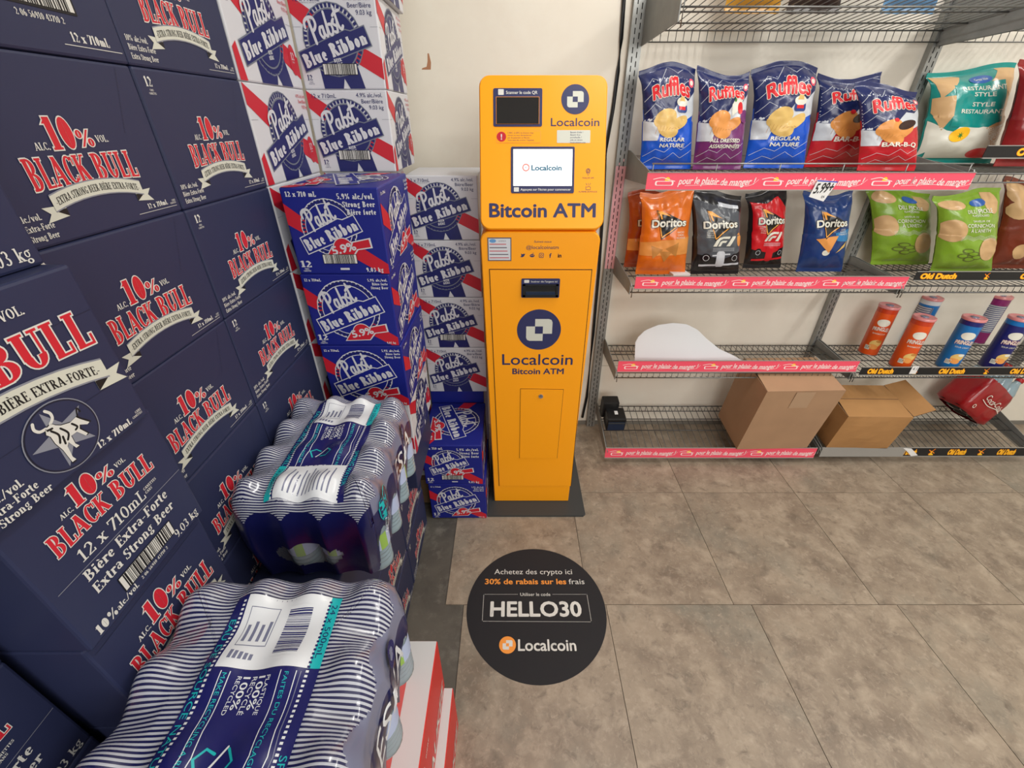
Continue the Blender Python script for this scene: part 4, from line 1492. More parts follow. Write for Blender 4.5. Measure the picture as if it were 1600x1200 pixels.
# warning notice
q0, q1 = hp(776, 223.5), hp(845, 204.5)
a.rrect(q0[0], q0[1], q1[0], q1[1], .002, 'atm_peach', 1)
a.rrect(q0[0] + .0007, q0[1] + .0007, q1[0] - .0007, q1[1] - .0007, .0015, 'atm_orange', 2)
p = hp(783.5, 213.8)
a.disc(p[0], p[1], .0135, 'pbr_red', 3)
a.text('!', p[0], p[1] - .0075, .0150, 'ink_white', 4, bold=.03)
for k in range(4):
    a.text(('L\'ARC, la GRC et d\'autres orga-', 'nismes ne vous demanderont', 'pas de paiement en Bitcoin.', 'Vous avez été victime ? Appelez.')[k], p[0] + .018, p[1] + .0085 - .0065 * k, .0042, 'atm_navy', 3, align='l', maxw=.082)
q0, q1 = hp(870, 223.5), hp(922.5, 203.5)
a.rrect(q0[0], q0[1], q1[0], q1[1], .002, 'ribbon_white', 1)
for k in range(5):
    a.text(('Besoin d\'aide ?', 'Besoin d\'un', 'portefeuille ?', 'aide en direct', 'localcoinatm.com')[k], q0[0] + (q1[0] - q0[0]) * .40, q1[1] - .0078 - .0068 * k, .0046, 'atm_navy', 2, align='l', maxw=.05)
# pin sign and alarm sign
p = hp(919, 268)
a.ring(p[0], p[1] + .002, .0065, .0011, 'atm_navy', 1)
a.line([(p[0] - .0052, p[1] - .001), (p[0], p[1] - .011), (p[0] + .0052, p[1] - .001)], .0011, 'atm_navy')
a.ring(p[0], p[1] + .002, .0026, .0009, 'atm_navy', 1)
a.text('TRAÇUR GPS', p[0], p[1] - .0195, .0042, 'atm_navy', 1, wd=.034)
p = hp(919, 293)
a.line([(p[0] - .0065, p[1] - .006), (p[0] + .0065, p[1] - .006), (p[0] + .0065, p[1] + .001), (p[0] + .002, p[1] + .004), (p[0] - .0025, p[1] + .001), (p[0] - .0065, p[1] + .003), (p[0] - .0065, p[1] - .006)], .0011, 'atm_navy')
for dx in (-1, 0, 1):
    a.line([(p[0] + dx * .004, p[1] + .007), (p[0] + dx * .0065, p[1] + .0115)], .0010, 'atm_navy')
a.text('ALARME DE POLICE', p[0] - .001, p[1] - .0135, .0042, 'atm_navy', 1, wd=.054)
newobj('printed_sign', a.mesh('printed_sign', lambda x, y, o: (x, -o, y)), head)

# ------------------------------------------------------------------ round floor sticker
a = Art()
cx, cy, R_ = 0.0, 0.0, .236
FD = (.0822, .856)
b = MB()
b.prism([(R_ * math.cos(2 * PI * k / 72), R_ * math.sin(2 * PI * k / 72)) for k in range(72)], lambda x, y, d: (x, y, .0002 + .0006 * d), 'decal_black')
dec = b.build('floor_sticker', None, (FD[0], FD[1], 0))
tag(dec, 'round black floor sticker offering a discount code in front of the cash machine', 'floor sticker')


def fd(px, py):
    x, y = at_z(px, py, 0)
    return x - FD[0], y - FD[1]


def fx(x, y):
    return (x, y)


def ftext(t, px0, px1, py, h, m, bold=0.0):
    x0, y0 = fd(px0, py)
    x1, y1 = fd(px1, py)
    a.text(t, x0, y0, h, m, 1, align='l', wd=x1 - x0, bold=bold)


ftext('Achetez des crypto ici', 772.5, 894, 897.5, .0215, 'ink_white')
ftext('30% de rabais sur les', 757.5, 885, 913, .0215, 'decal_orange', .022)
ftext('frais', 889, 913.5, 913, .0215, 'ink_white')
ftext('Utiliser le code', 813, 860, 931.5, .0125, 'ink_white')
ftext('HELLO30', 765.5, 910, 963, .053, 'ink_white', .028)
ftext('Localcoin', 809.5, 901, 1017, .036, 'ink_white', .018)
p = fd(793, 1008)
logo(a, p[0], p[1], .0265, 'decal_orange', 'ink_white', 1)
q = [fd(756, 929), fd(917, 929), fd(924, 972), fd(753.5, 971)]


def dots(p0, p1, n, m='ink_white'):
    for k in range(n):
        t = k / (n - 1)
        x, y = p0[0] + (p1[0] - p0[0]) * t, p0[1] + (p1[1] - p0[1]) * t
        a.rect(x - .0011, y - .0009, x + .0011, y + .0009, m, 1)


dots(q[0], fd(808, 929), 24)
dots(fd(864, 929), q[1], 24)
dots(q[1], q[2], 26)
dots(q[2], q[3], 80)
dots(q[3], q[0], 26)
newobj('printed_sign', a.mesh('printed_sign', lambda x, y, o: (x, y, .0008 + o)), dec)

# ------------------------------------------------------------------ black cable down the wall beside the shelf post
b = MB()
pts = []
for px, py in ((985, -60), (979, 0), (975, 60), (970, 110), (962, 170), (954, 215), (949, 262), (946, 330), (940, 420), (931, 520), (921, 620), (914, 652)):
    x, z = at_y(px - 4, py, YW - .008)
    pts.append((x, YW - .008, max(z, .015)))
b.tube(pts, .0065, 'black_plastic', 8)
tag(b.build('power_cable'), 'black power cable running down the wall left of the shelf post', 'cable')

# ================================================================== SHRINK-WRAPPED PACKS OF WATER
def striped_film():
    m = bpy.data.materials.new('striped_film')
    m.use_nodes = True
    nt = m.node_tree
    b = nt.nodes['Principled BSDF']
    uv = nt.nodes.new('ShaderNodeAttribute')
    uv.attribute_name = 'stripe'
    sep = nt.nodes.new('ShaderNodeSeparateXYZ')
    nt.links.new(uv.outputs['Vector'], sep.inputs[0])
    fr = nt.nodes.new('ShaderNodeMath')
    fr.operation = 'FRACT'
    nt.links.new(sep.outputs['X'], fr.inputs[0])
    gt = nt.nodes.new('ShaderNodeMath')
    gt.operation = 'GREATER_THAN'
    gt.inputs[1].default_value = .5
    nt.links.new(fr.outputs[0], gt.inputs[0])
    mx = nt.nodes.new('ShaderNodeMix')
    mx.data_type = 'RGBA'
    mx.inputs['A'].default_value = lin((28, 30, 76)) + (1,)
    mx.inputs['B'].default_value = lin((176, 180, 192)) + (1,)
    nt.links.new(gt.outputs[0], mx.inputs['Factor'])
    nt.links.new(mx.outputs['Result'], b.inputs['Base Color'])
    b.inputs['Roughness'].default_value = .22
    b.inputs['Coat Weight'].default_value = .5
    b.inputs['Coat Roughness'].default_value = .08
    MATS['striped_film'] = m


striped_film()
mat('film_navy', (20, 24, 78), .28, coat=.35, bump=.2, bscale=30)
mat('film_grey', (112, 116, 142), .25, coat=.4, bump=.2, bscale=25)
mat('film_clear', (205, 215, 225), .1, alpha=.18, coat=.3)
mat('bottle_clear', (176, 200, 212), .08, trans=.45, ior=1.15, spec=.8, coat=.6)
mat('bottle_cap', (120, 140, 160), .35)
mat('bottle_label', (176, 190, 224), .35)
mat('bottle_green', (150, 190, 90), .35)


def bottle_mesh():
    b = MB()
    pr = [(.004, .0), (.026, .0), (.0300, .006), (.0300, .012)]
    for k in range(7):
        z = .018 + k * .0115
        pr += [(.0300, z), (.0282, z + .004), (.0282, z + .006), (.0300, z + .010)]
    pr += [(.0305, .100), (.0305, .140), (.029, .150), (.024, .166), (.015, .180), (.0125, .186), (.0125, .190)]
    b.lathe(pr, 'bottle_clear', 22)
    return b.mesh('bottle')


def label_mesh():
    b = MB()
    b.lathe([(.0309, .062), (.0309, .104)], lambda i, j: 'bottle_green' if i in (3, 4, 14, 15) else 'bottle_label', 22, cap=False)
    return b.mesh('label')


def cap_mesh():
    b = MB()
    b.lathe([(.014, .188), (.0148, .190), (.0148, .202), (.0138, .205)], 'bottle_cap', 20)
    return b.mesh('cap')


BM_, LM_, CM_ = bottle_mesh(), label_mesh(), cap_mesh()


def water_pack(name_label, loc, yaw, L, W, nl, nw, H, seed, far_white=True):
    """L along y, W along x; nl x nw bottles"""
    root = thing('water_pack', name_label, 'water pack', loc, (0, 0, yaw), 'shrink-wrapped packs of water bottles')
    hx, hy = W / 2, L / 2
    pl, pw = L / nl, W / nw
    NT = 288

    def outline(th):
        # rounded rectangle with scallops at each bottle
        c, s = math.cos(th), math.sin(th)
        p_ = 10.0
        r = 1 / ((abs(c) / hx) ** p_ + (abs(s) / hy) ** p_) ** (1 / p_)
        x, y = r * c, r * s
        if abs(x) / hx > abs(y) / hy:
            k = .0095 * (abs(math.cos(PI * (y + hy) / pl)) ** .8)
            x += -k * (1 if x > 0 else -1)
        else:
            k = .0095 * (abs(math.cos(PI * (x + hx) / pw)) ** .8)
            y += -k * (1 if y > 0 else -1)
        return x, y

    OUT = [outline(2 * PI * k / NT) for k in range(NT)]

    def top(x, y):
        ex = min(1, abs(x) / hx)
        ey = min(1, abs(y) / hy)
        fx_ = .5 - .5 * math.cos(2 * PI * (x + hx) / pw)
        fy_ = .5 - .5 * math.cos(2 * PI * (y + hy) / pl)
        z = H - .010 + .017 * fx_ * fy_ * (.5 + .5 * max(ex, ey))
        z += .004 * noise.noise(Vector((x * 14, y * 14, seed)))
        z -= .030 * max(0, (ex - .84) / .16) ** 2.2 + .045 * max(0, (ey - .86) / .14) ** 2.2
        valley = (1 - fy_) * max(0, ex - .55) * .050 + (1 - fx_) * max(0, ey - .70) * .045
        return z - valley

    b = MB()
    NR = 48
    rows = []
    for j in range(NR + 1):
        t = (j / NR) ** .8
        rows.append([(x * t, y * t, top(x * t * .999, y * t * .999)) for x, y in OUT])
    edge = rows[-1]
    NS = 30
    zend = .062

    def endz(k):
        x, y = OUT[k]
        # film ends higher at the long sides' middle, an eye-shaped opening at the front end
        zz_ = .010 + .066 * abs(math.sin(PI * (y + hy) / pl)) if x / hx > .90 else .010
        return zz_
    side = []
    for j in range(1, NS + 1):
        t = j / NS
        row = []
        for k in range(NT):
            x, y, z0 = edge[k]
            ze = endz(k)
            out = 1 + .035 * math.sin(PI * min(1, t * 1.1)) - .03 * t * t
            row.append((x * out, y * out, z0 + (ze - z0) * t + .002 * noise.noise(Vector((x * 30, y * 30, t * 4 + seed)))))
        side.append(row)
    allrows = rows + side
    TT = len(allrows) - 1

    def mfn(i, j):
        x, y = OUT[i]
        if j < NR:
            return 'film_grey' if x / hx * (j / NR) ** .8 > .90 + .05 * math.sin(2 * PI * (y * (j / NR) + hy) / pl) else 'striped_film'
        tt = (j - NR) / NS
        if abs(x) / hx > abs(y) / hy * 1.0:
            ph = ((y + hy) / pl) % 1
            if x < 0 and tt < .10:
                return 'striped_film'
            if tt < (.22 if x > 0 else .3):
                return 'film_grey'
            return 'film_navy'
        zf = H * (1 - tt) * .95
        if y < 0 and ((x + .01) / (hx * .46)) ** 2 + ((zf - .082) / .040) ** 2 < 1:
            return 'film_clear'
        return 'striped_film' if tt < .03 else 'film_navy'
    b.grid(lambda i, j: allrows[j][i], NT, TT, mfn, closeu=True)
    me = b.mesh('film')
    at = me.attributes.new('stripe', 'FLOAT_VECTOR', 'POINT')
    for v in me.vertices:
        x, y, z = v.co
        ex, ey = abs(x) / hx, abs(y) / hy
        dz = max(0.0, H - .012 - z)
        s_ = y + math.copysign(max(0, dz - .004) * .75 * (ey ** 4), y) - .012 * (dz / .05) * math.sin(2 * PI * (y + hy) / pl) * max(0, ex - .6)
        at.data[v.index].vector = (s_ / .0050, 0, 0)
    newobj('printed_film', me, root)

    # the printed label panel, draped over the top
    a = Art()
    e0, e1 = -.047 * (W / .25), .070 * (W / .25)
    xl, xr = -.048, .068
    far, near = (.36 * L, -.46 * L)
    wl = .24 * L
    a.rect(xl, near, xr, far, 'water_navy', 1)
    a.rect(xl + .004, far - wl, xr, far, 'water_white', 2)
    a.rect(xr, far - wl, xr + .014, far, 'teal_ink', 2)
    a.rect(xr, near, xr + .014, far - wl, 'water_navy', 1)
    a.rect(xl - .014, near, xl, far, 'water_navy', 1)
    for k in range(int((far - near) / .0052)):
        yy = near + .0052 * k
        a.rect(xl - .002, yy, xl + .0015, yy + .0026, 'water_white', 3)
        a.rect(xr - .0015, yy, xr + .002, yy + .0026, 'water_navy' if yy > far - wl else 'water_white', 3)
    a.barcode(xl + .062, far - wl + .014, xl + .098, far - .012, 3, seed, frame=False, ink='water_navy', bg='water_white', vert=True)
    # small table and notes
    tx, ty = xl + .012, far - wl * .70
    a.rect(tx, ty, tx + .038, ty + .050, 'film_grey', 3)
    a.rect(tx + .001, ty + .001, tx + .037, ty + .049, 'water_white', 4)
    for k in range(4):
        a.rect(tx + .004 + .009 * k, ty + .006, tx + .008 + .009 * k, ty + .028 + .004 * (k % 2), 'film_grey', 5)
    for k in range(5):
        a.rect(tx + .006 * k, ty - .017, tx + .004 + .006 * k, ty - .006 - .001 * k, 'film_grey', 3)
    R90 = -PI / 2
    a.text('24 x 500mL', xr + .0035, far - wl * .12, .0078, 'water_navy', 3, align='l', wd=wl * .75, rot=R90)
    a.text('EAU DE SOURCE NATURELLE', xl - .011, far - .03, .0080, 'teal_ink', 2, align='l', rot=R90, wd=.20)
    a.text('SPRING WATER', xr + .0035, far - wl - .012 - .075, .0082, 'teal_ink', 2, align='l', rot=R90, wd=.095)
    y2 = far - wl - .004
    for (x, m) in ((xl + .014, 'water_white'), (xl + .024, 'water_white'), (xr - .030, 'water_white'), (xr - .012, 'water_white'), (xr - .007, 'film_grey')):
        a.rect(x, y2 - .060, x + .0010, y2, m, 2)
        a.rect(x, near + .006, x + .0010, y2 - .110, m, 2)
        a.line([(x + .0005, y2 - .06), (x + .004, y2 - .085), (x + .0005, y2 - .110)], .0010, m, 2)
    for (dy, w_) in ((.004, .050), (.125, .055)):
        a.text('PLASTIQUE', xl + .070, y2 - dy, .0050, 'water_white', 2, align='l', rot=R90, wd=w_ * .8)
        a.text('100%', xl + .060, y2 - dy, .0085, 'water_white', 2, align='l', rot=R90, wd=w_ * .7, bold=.01)
        a.text('RECYCLÉ', xl + .052, y2 - dy, .0060, 'water_white', 2, align='l', rot=R90, wd=w_ * .8)
        a.text('100%', xl + .041, y2 - dy, .0085, 'water_white', 2, align='l', rot=R90, wd=w_ * .7, bold=.01)
        a.text('RECYCLED', xl + .034, y2 - dy, .0050, 'water_white', 2, align='l', rot=R90, wd=w_ * .8)
    a.text('MAKE RECYCLING A REFLEX', xl + .0165, y2 - .002, .0052, 'teal_ink', 2, align='l', rot=R90, wd=.115)
    a.text('FAITES DU RECYCLAGE UN RÉFLEXE', xr - .0245, y2 - .002, .0052, 'teal_ink', 2, align='l', rot=R90, wd=.150)
    yc = y2 - .088
    xc = xl + .050
    a.line([(xc - .012, yc - .012), (xc - .020, yc + .002), (xc - .012, yc + .012), (xc - .002, yc + .008)], .0028, 'teal_ink', 3)
    a.line([(xc - .006, yc - .010), (xc + .006, yc + .008), (xc + .010, yc + .014)], .0024, 'water_white', 3)
    a.line([(xc + .002, yc - .008), (xc + .014, yc - .010), (xc + .022, yc + .0), (xc + .012, yc + .012)], .0028, 'teal_ink', 3)
    if not far_white:
        # nearer end carries the nutrition panel
        a.rect(xl + .004, near, xr, near + wl * .9, 'water_white', 4)
        a.rect(xl - .014, near, xl - .0, near + wl * .9, 'teal_ink', 3)
        for k in range(11):
            a.rect(xl + .02 + .0078 * k, near + .008, xl + .0225 + .0078 * k, near + wl * (.8 - .25 * ((k * 7) % 5) / 5), 'film_grey', 5)
        a.text('24 x 500mL', xl - .011, near + wl * .8, .0078, 'water_navy', 4, align='l', wd=wl * .6, rot=R90)
    newobj('printed_label', a.mesh('printed_label', lambda x, y, o: (x, y, top(x, y) + o + .0020), maxedge=.006, smooth=True), root)

    # marks on the right side: round badge, letters
    def sidep(y, z, off):
        k = min(range(NT), key=lambda i: (0 if OUT[i][0] > 0 else 9) + abs(OUT[i][1] - y))
        x, yy, z0 = edge[k]
        ze = endz(k)
        t = max(0, min(1, (z0 - z) / max(z0 - ze, 1e-3)))
        out = 1 + .035 * math.sin(PI * min(1, t * 1.1)) - .03 * t * t
        return (x * out + off + .0042, y, z)
    a = Art()
    z_mid = (H + .03) / 2
    yy = -.5 * pl * 1.0
    a.disc(.22 * L, H - .052, .017, 'water_navy', 1)
    a.disc(.22 * L, H - .052, .0085, 'film_grey', 2)
    a.text('ESKA', .12 * L, H - .115, .050, 'water_white', 1, bold=.0, shear=.15, wd=.14)
    a.rrect(-.42 * L, H - .100, -.42 * L + .058, H - .042, .018, 'teal_ink', 1)
    a.rrect(-.42 * L + .001, H - .099, -.42 * L + .057, H - .043, .017, 'film_navy', 2)
    a.text('24', -.42 * L + .029, H - .078, .024, 'teal_ink', 3, shear=.2, bold=.0)
    a.text('BOUTEILLES', -.42 * L + .029, H - .090, .0055, 'teal_ink', 3)
    for k in range(4):
        a.text(('PLASTIQUE', '100% RECYCLÉ', '100% RECYCLED', 'PLASTIC')[k], -.42 * L + .030, H - .112 - .009 * k, .0062, 'water_white', 1, wd=.046)
    newobj('printed_marks', a.mesh('printed_marks', sidep, maxedge=.008), root)

    # visible bottles: the right row and the pair behind the front opening
    r = random.Random(seed)
    spots = [(hx - .031, -hy + pl * (k + .5)) for k in range(nl)] + [(-hx + pw * (k + .5), -hy + .040) for k in (1, 2)]
    for k, (x, y) in enumerate(spots):
        bo = newobj('bottle', BM_, root, (x, y, .001), (0, 0, r.uniform(0, 6)))
        newobj('bottle_band', LM_, bo)
        newobj('bottle_top', CM_, bo)
    return root


water_pack('water bottle pack in striped navy film, the rear one below the blue cartons', (-.3905, .722, .6175), .015, .360, .276, 4, 4, .232, 3, far_white=False)
water_pack('water bottle pack in striped navy film, the near one at the bottom edge', (-.3205, .226, .6175), .02, .385, .316, 4, 4, .226, 8)

# ================================================================== SHELVING
mat('zinc', (150, 152, 150), .38, metal=.55, var=.12, vscale=25)
mat('zinc_dark', (92, 94, 94), .4, metal=.5)
mat('bracket_grey', (128, 130, 128), .45, metal=.15, var=.1, vscale=20)
mat('wire', (120, 120, 118), .35, metal=.7)
mat('wire_dark', (84, 84, 84), .4, metal=.6)
mat('post_pink', (226, 170, 178), .5)  # pink tint for one stretch of the post front
mat('slot_dark', (34, 34, 34), .7)
mat('strip_back', (150, 148, 144), .5)
mat('tag_paper', (226, 226, 226), .6)


def upright(cx, label, z1=2.3, pink=None, w=.036):
    root = thing('shelf_upright', label, 'shelf post', (cx, YW - .001, 0), group='slotted shelf posts on the back wall')
    b = MB()
    d = .024
    y = -d
    hw = w / 2
    b.box((-hw, -d, 0), (-hw + .0015, 0, z1), 'zinc')
    b.box((hw - .0015, -d, 0), (hw, 0, z1), 'zinc')
    b.box((-hw + .0016, -d + .003, 0), (hw - .0016, -d + .0035, z1), 'slot_dark')
    per, sl = .0260, .017
    cols = [(-.0095, -.0060), (.0060, .0095)]
    xs = [-hw + .0015, -.0095, -.0060, .0060, .0095, hw - .0015]

    def m_at(z):
        return 'post_pink' if pink and pink[0] < z < pink[1] else 'zinc'
    z = 0.0
    for (a_, c_) in ((xs[0], xs[1]), (xs[2], xs[3]), (xs[4], xs[5])):
        cuts = [0, z1] if not pink else [0, pink[0], pink[1], z1]
        for k in range(len(cuts) - 1):
            b.box((a_, -d, cuts[k]), (c_, -d + .0012, cuts[k + 1]), m_at((cuts[k] + cuts[k + 1]) / 2))
    k = 0
    while z < z1:
        for ci, (a_, c_) in enumerate(cols):
            zz_ = z + (per / 2 if ci else 0)
            b.box((a_, -d, zz_ + sl), (c_, -d + .0012, min(zz_ + per, z1)), m_at(zz_))
        z += per
    b.build('slotted_channel', root)
    return root


PX1, PX2 = .424, 1.463
upright(PX1, 'slotted metal shelf post beside the cash machine, partly pink', pink=(.86, 1.262), w=.042)
upright(PX2, 'slotted metal shelf post between the two shelf bays', w=.036)


def strip_art_pink(W, H, n, seed=0):
    a = Art()
    per = W / n
    for k in range(n):
        x = per * (k + .06)
        a.disc(x + per * .13, H * .58, H * .17, 'strip_yellow', 1)
        a.rrect(x + per * .02, H * .24, x + per * .19, H * .52, H * .1, 'strip_white', 2)
        a.rrect(x + per * .035, H * .28, x + per * .175, H * .48, H * .08, 'strip_pink', 3)
        a.line([(x + per * .0, H * .62), (x + per * .08, H * .72), (x + per * .14, H * .60), (x + per * .2, H * .5)], H * .04, 'strip_white', 3, True)
        a.text('pour le plaisir de manger !', x + per * .235, H * .30, H * .42, 'strip_white', 1, align='l', wd=per * .70, shear=.2, bold=.022, fit=lambda X, Y: (X, Y + H * .05 * math.sin(X / (per * .66) * 2 * PI)))
        a.line([(x + per * .30, H * .24), (x + per * .60, H * .30), (x + per * .88, H * .22), (x + per * .97, H * .60)], H * .022, 'strip_white', 1, True)
    a.clip(.001, 0, W - .001, H)
    return a


def windmill(a, x, y, r, l=1):
    a.poly([(x - r * .3, y - r * .9), (x + r * .3, y - r * .9), (x + r * .17, y + r * .1), (x - r * .17, y + r * .1)], 'strip_yellow', l)
    a.disc(x, y + r * .15, r * .2, 'strip_yellow', l + 1)
    a.poly([(x + .3 * r, y - r * .9), (x + r * .75, y - r * .9), (x + r * .5, y - r * .45), (x + r * .22, y - r * .4)], 'strip_yellow', l)
    for k in range(4):
        t = PI / 4 + k * PI / 2 + .12
        c, s = math.cos(t), math.sin(t)
        a.poly([(x + c * r * .1, y + .15 * r + s * r * .1), (x + c * r * .95 - s * r * .02, y + .15 * r + s * r * .95), (x + c * r * .95 - s * r * .2, y + .15 * r + s * r * .95 + c * r * .2), (x + c * r * .2 - s * r * .2, y + .15 * r + s * r * .2 + c * r * .2)], 'strip_orange', l + 2)


def strip_art_black(W, H, n, off=0.0, per=.20):
    a = Art()
    k = 0
    x = off
    while x < W:
        a.text('Old Dutch', x, H * .20, H * .62, 'strip_yellow', 1, align='l', wd=per * .36, bold=.045, outline=(.04, 'strip_orange'))
        windmill(a, x + per * .66, H * .48, H * .42)
        x += per
    a.clip(.001, 0, W - .001, H)
    return a


def wire_shelf(label, x0, x1, yf, zs, strip=None, fence=.05, sp=.0275, zf=None, brackets=(True, True), fence_up=.0, hooks=True, group='wire shelves of the snack rack', dark=False, bh=(.075, .035), front_rods=True):
    """zs: shelf height; yf: front edge; strip=(x0, x1, z0, z1, kind)"""
    zf = zs if zf is None else zf
    root = thing('wire_shelf', label, 'shelf', (x0, YW, zs), group=group)
    m = 'wire_dark' if dark else 'wire'
    b = MB()
    L = x1 - x0
    D = YW - yf
    n = int(L / sp)
    dz = zf - zs
    for k in range(n + 1):
        x = .008 + (L - .016) * k / n
        pts = [(x, -.030, -.034), (x, -.030, 0), (x, -D, dz)]
        if hooks:
            pts += [(x, -D - .001, dz - .028), (x, -D + .016, dz - .030)]
        b.tube(pts, .00145, m, 5, cap=False)
    o = b.build('wire_grid', root)
    o['kind'] = 'stuff'
    b = MB()
    rods = [(-.030, -.003, .0026), (-.030, -.034, .0022), (-.12, -.004 + dz * .3, .0026), (-D * .62, -.004 + dz * .6, .0026)]
    if front_rods:
        rods += [(-D, dz - .003, .0030), (-D - .001, dz - .028, .0026)]
    for y, z, r in rods:
        b.tube([(0, y, z), (L, y, z)], r, m, 6)
    o = b.build('cross_rods', root)
    if fence_up:
        b = MB()
        b.tube([(0, -D, dz + fence_up), (L, -D, dz + fence_up)], .0024, 'zinc', 6)
        for k in range(6):
            x = .004 + (L - .008) * k / 5
            b.tube([(x, -D, dz + fence_up), (x, -D, dz - .002)], .0018, 'zinc', 5)
        b.build('front_fence', root)
    for side, on in ((0, brackets[0]), (1, brackets[1])):
        if not on:
            continue
        xb = -.0005 if side == 0 else L - .0035
        b = MB()
        prof = [(-.022, -.045), (-.022, bh[0] - .045), (-.06, bh[0] - .045), (-D + .015, dz + bh[1] * .4), (-D - .004, dz + bh[1] * .2), (-D - .004, dz - bh[1]), (-D + .03, dz - bh[1])]
        b.prism(prof, lambda y, z, d: (xb + .003 * d, y, z), 'bracket_grey')
        # flange along the lower edge and two hook tabs
        b.tube([(xb + .001, -D - .003, dz + .01), (xb + .010, -D - .006, dz - .012), (xb + .010, -D - .004, dz - bh[1] - .012)], .0022, 'zinc', 5)
        b.build('bracket', root)
    if strip:
        sx0, sx1, z0, z1, kind, yy = strip
        b = MB()
        W, H = sx1 - sx0, z1 - z0
        ink = 'strip_pink' if kind[0] == 'p' else ('strip_black' if kind[0] == 'b' else 'strip_back')
        ly = yy - YW
        b.box((sx0 - x0, ly - .002, z0 - zs), (sx1 - x0, ly, z1 - zs), ink)
        b.box((sx0 - x0, ly - .004, z0 - zs - .003), (sx1 - x0, ly, z0 - zs), 'strip_back')
        b.box((sx0 - x0, ly - .0035, z1 - zs), (sx1 - x0, ly + .0, z1 - zs + .0022), 'strip_back')
        so = b.build('price_strip', root)
        if kind[0] == 'p':
            a = strip_art_pink(W, H, kind[1])
        elif kind[0] == 'b':
            a = strip_art_black(W, H, 0, kind[1], kind[2])
        else:
            a = None
        if a:
            newobj('printed_sign', a.mesh('printed_sign', lambda x, y, o: (sx0 - x0 + x, ly - .002 - o, z0 - zs + y)), so)
    return root


def xs(px0, px1, py, y):
    return at_y(px0, py, y)[0], at_y(px1, py, y)[0]


# left bay, from the bottom
Y1, Y2, Y3, Y4 = 1.59, 1.61, 1.58, 1.53
S1F = .085
a0, a1 = xs(945.5, 1273.5, 708, Y1 - .004)
z1_ = at_y(1000, 699, Y1)[1]
z0_ = at_y(1000, 713.5, Y1)[1]
S1Z = .138
wire_shelf('lowest wire shelf of the left bay holding the black adapter', PX1 + .020, PX2 - .004, Y1, S1Z, (a0, a1, z0_, z1_, ('p', 3), Y1 - .004), sp=.0315, bh=(.06, .03), dark=True, zf=S1F)
a0, a1 = xs(965.5, 1340.5, 571, Y2 - .004)
wire_shelf('wire shelf with the white curved sheet in the left bay', PX1 + .020, PX2 - .004, Y2, .492, (a0, a1, at_y(1000, 579.5, Y2)[1], at_y(1000, 563, Y2)[1], ('p', 3), Y2 - .004), sp=.0265)
a0, a1 = xs(992.5, 1417, 440, Y3 - .004)
wire_shelf('wire shelf with the triangle-chip bags in the left bay', PX1 + .020, PX2 - .004, Y3, .886, (a0, a1, at_y(1200, 450, Y3)[1], at_y(1200, 431.5, Y3)[1], ('p', 3), Y3 - .004), sp=.0265)
a0, a1 = xs(1010, 1518, 283, Y4 - .006)
S4 = wire_shelf('wire shelf with the ridged-chip bags in the left bay', PX1 + .020, PX2 - .004, Y4, 1.262, (a0, a1, at_y(1200, 296, Y4 - .006)[1], at_y(1200, 270, Y4 - .006)[1], ('p', 3), Y4 - .006), sp=.0265, fence_up=.036, bh=(.10, .03))
wire_shelf('highest wire shelf of the left bay, seen from below', PX1 + .020, PX2 - .004, 1.50, 1.676, None, sp=.0265, hooks=False, fence_up=.03, bh=(.13, .06), zf=1.70)

# right bay
PX3 = 2.50
upright(PX3, 'slotted metal shelf post at the far right beyond the view')
z0_, z1_ = at_y(1500, 711, Y1)[1], at_y(1500, 698.5, Y1)[1]
a0, a1 = xs(1277, 1600, 705, Y1 - .004)
LOWR = wire_shelf('lowest wire shelf of the right bay under the cola bottles', PX2 + .004, PX3 - .022, Y1, S1Z, (max(a0, PX2 + .006), PX3 - .03, z0_, z1_, ('b', .37, .235), Y1 - .004), sp=.0315, dark=True, zf=S1F)
z0_, z1_ = at_y(1500, 584.5, Y2)[1], at_y(1500, 573, Y2)[1]
a0, a1 = xs(1345, 1600, 578, Y2 - .004)
wire_shelf('wire shelf with the tall round chip cans in the right bay', PX2 + .004, PX3 - .022, Y2, .492, (max(a0, PX2 + .006), PX3 - .03, z0_, z1_, ('b', .03, .305), Y2 - .004), sp=.0265, dark=True)
z0_, z1_ = at_y(1500, 437, Y3)[1], at_y(1500, 424, Y3)[1]
a0, a1 = xs(1430, 1600, 430, Y3 - .004)
wire_shelf('wire shelf with the green chip bags in the right bay', PX2 + .004, PX3 - .022, Y3, .886, (max(a0, PX2 + .006), PX3 - .03, z0_, z1_, ('b', .02, .37), Y3 - .004), sp=.0265, dark=True)
z0_, z1_ = at_y(1560, 246, Y4)[1], at_y(1560, 228, Y4)[1]
a0, a1 = xs(1517, 1600, 240, Y4 - .004)
wire_shelf('wire shelf with the teal tortilla bag in the right bay', PX2 + .004, PX3 - .022, Y4, 1.272, (max(a0, PX2 + .008), PX3 - .03, z0_, z1_, ('b', .10, .40), Y4 - .004), sp=.0265)
wire_shelf('highest wire shelf of the right bay, seen from below', PX2 + .004, PX3 - .022, 1.50, 1.676, None, sp=.0265, hooks=False, fence_up=.03, bh=(.13, .06), zf=1.70)
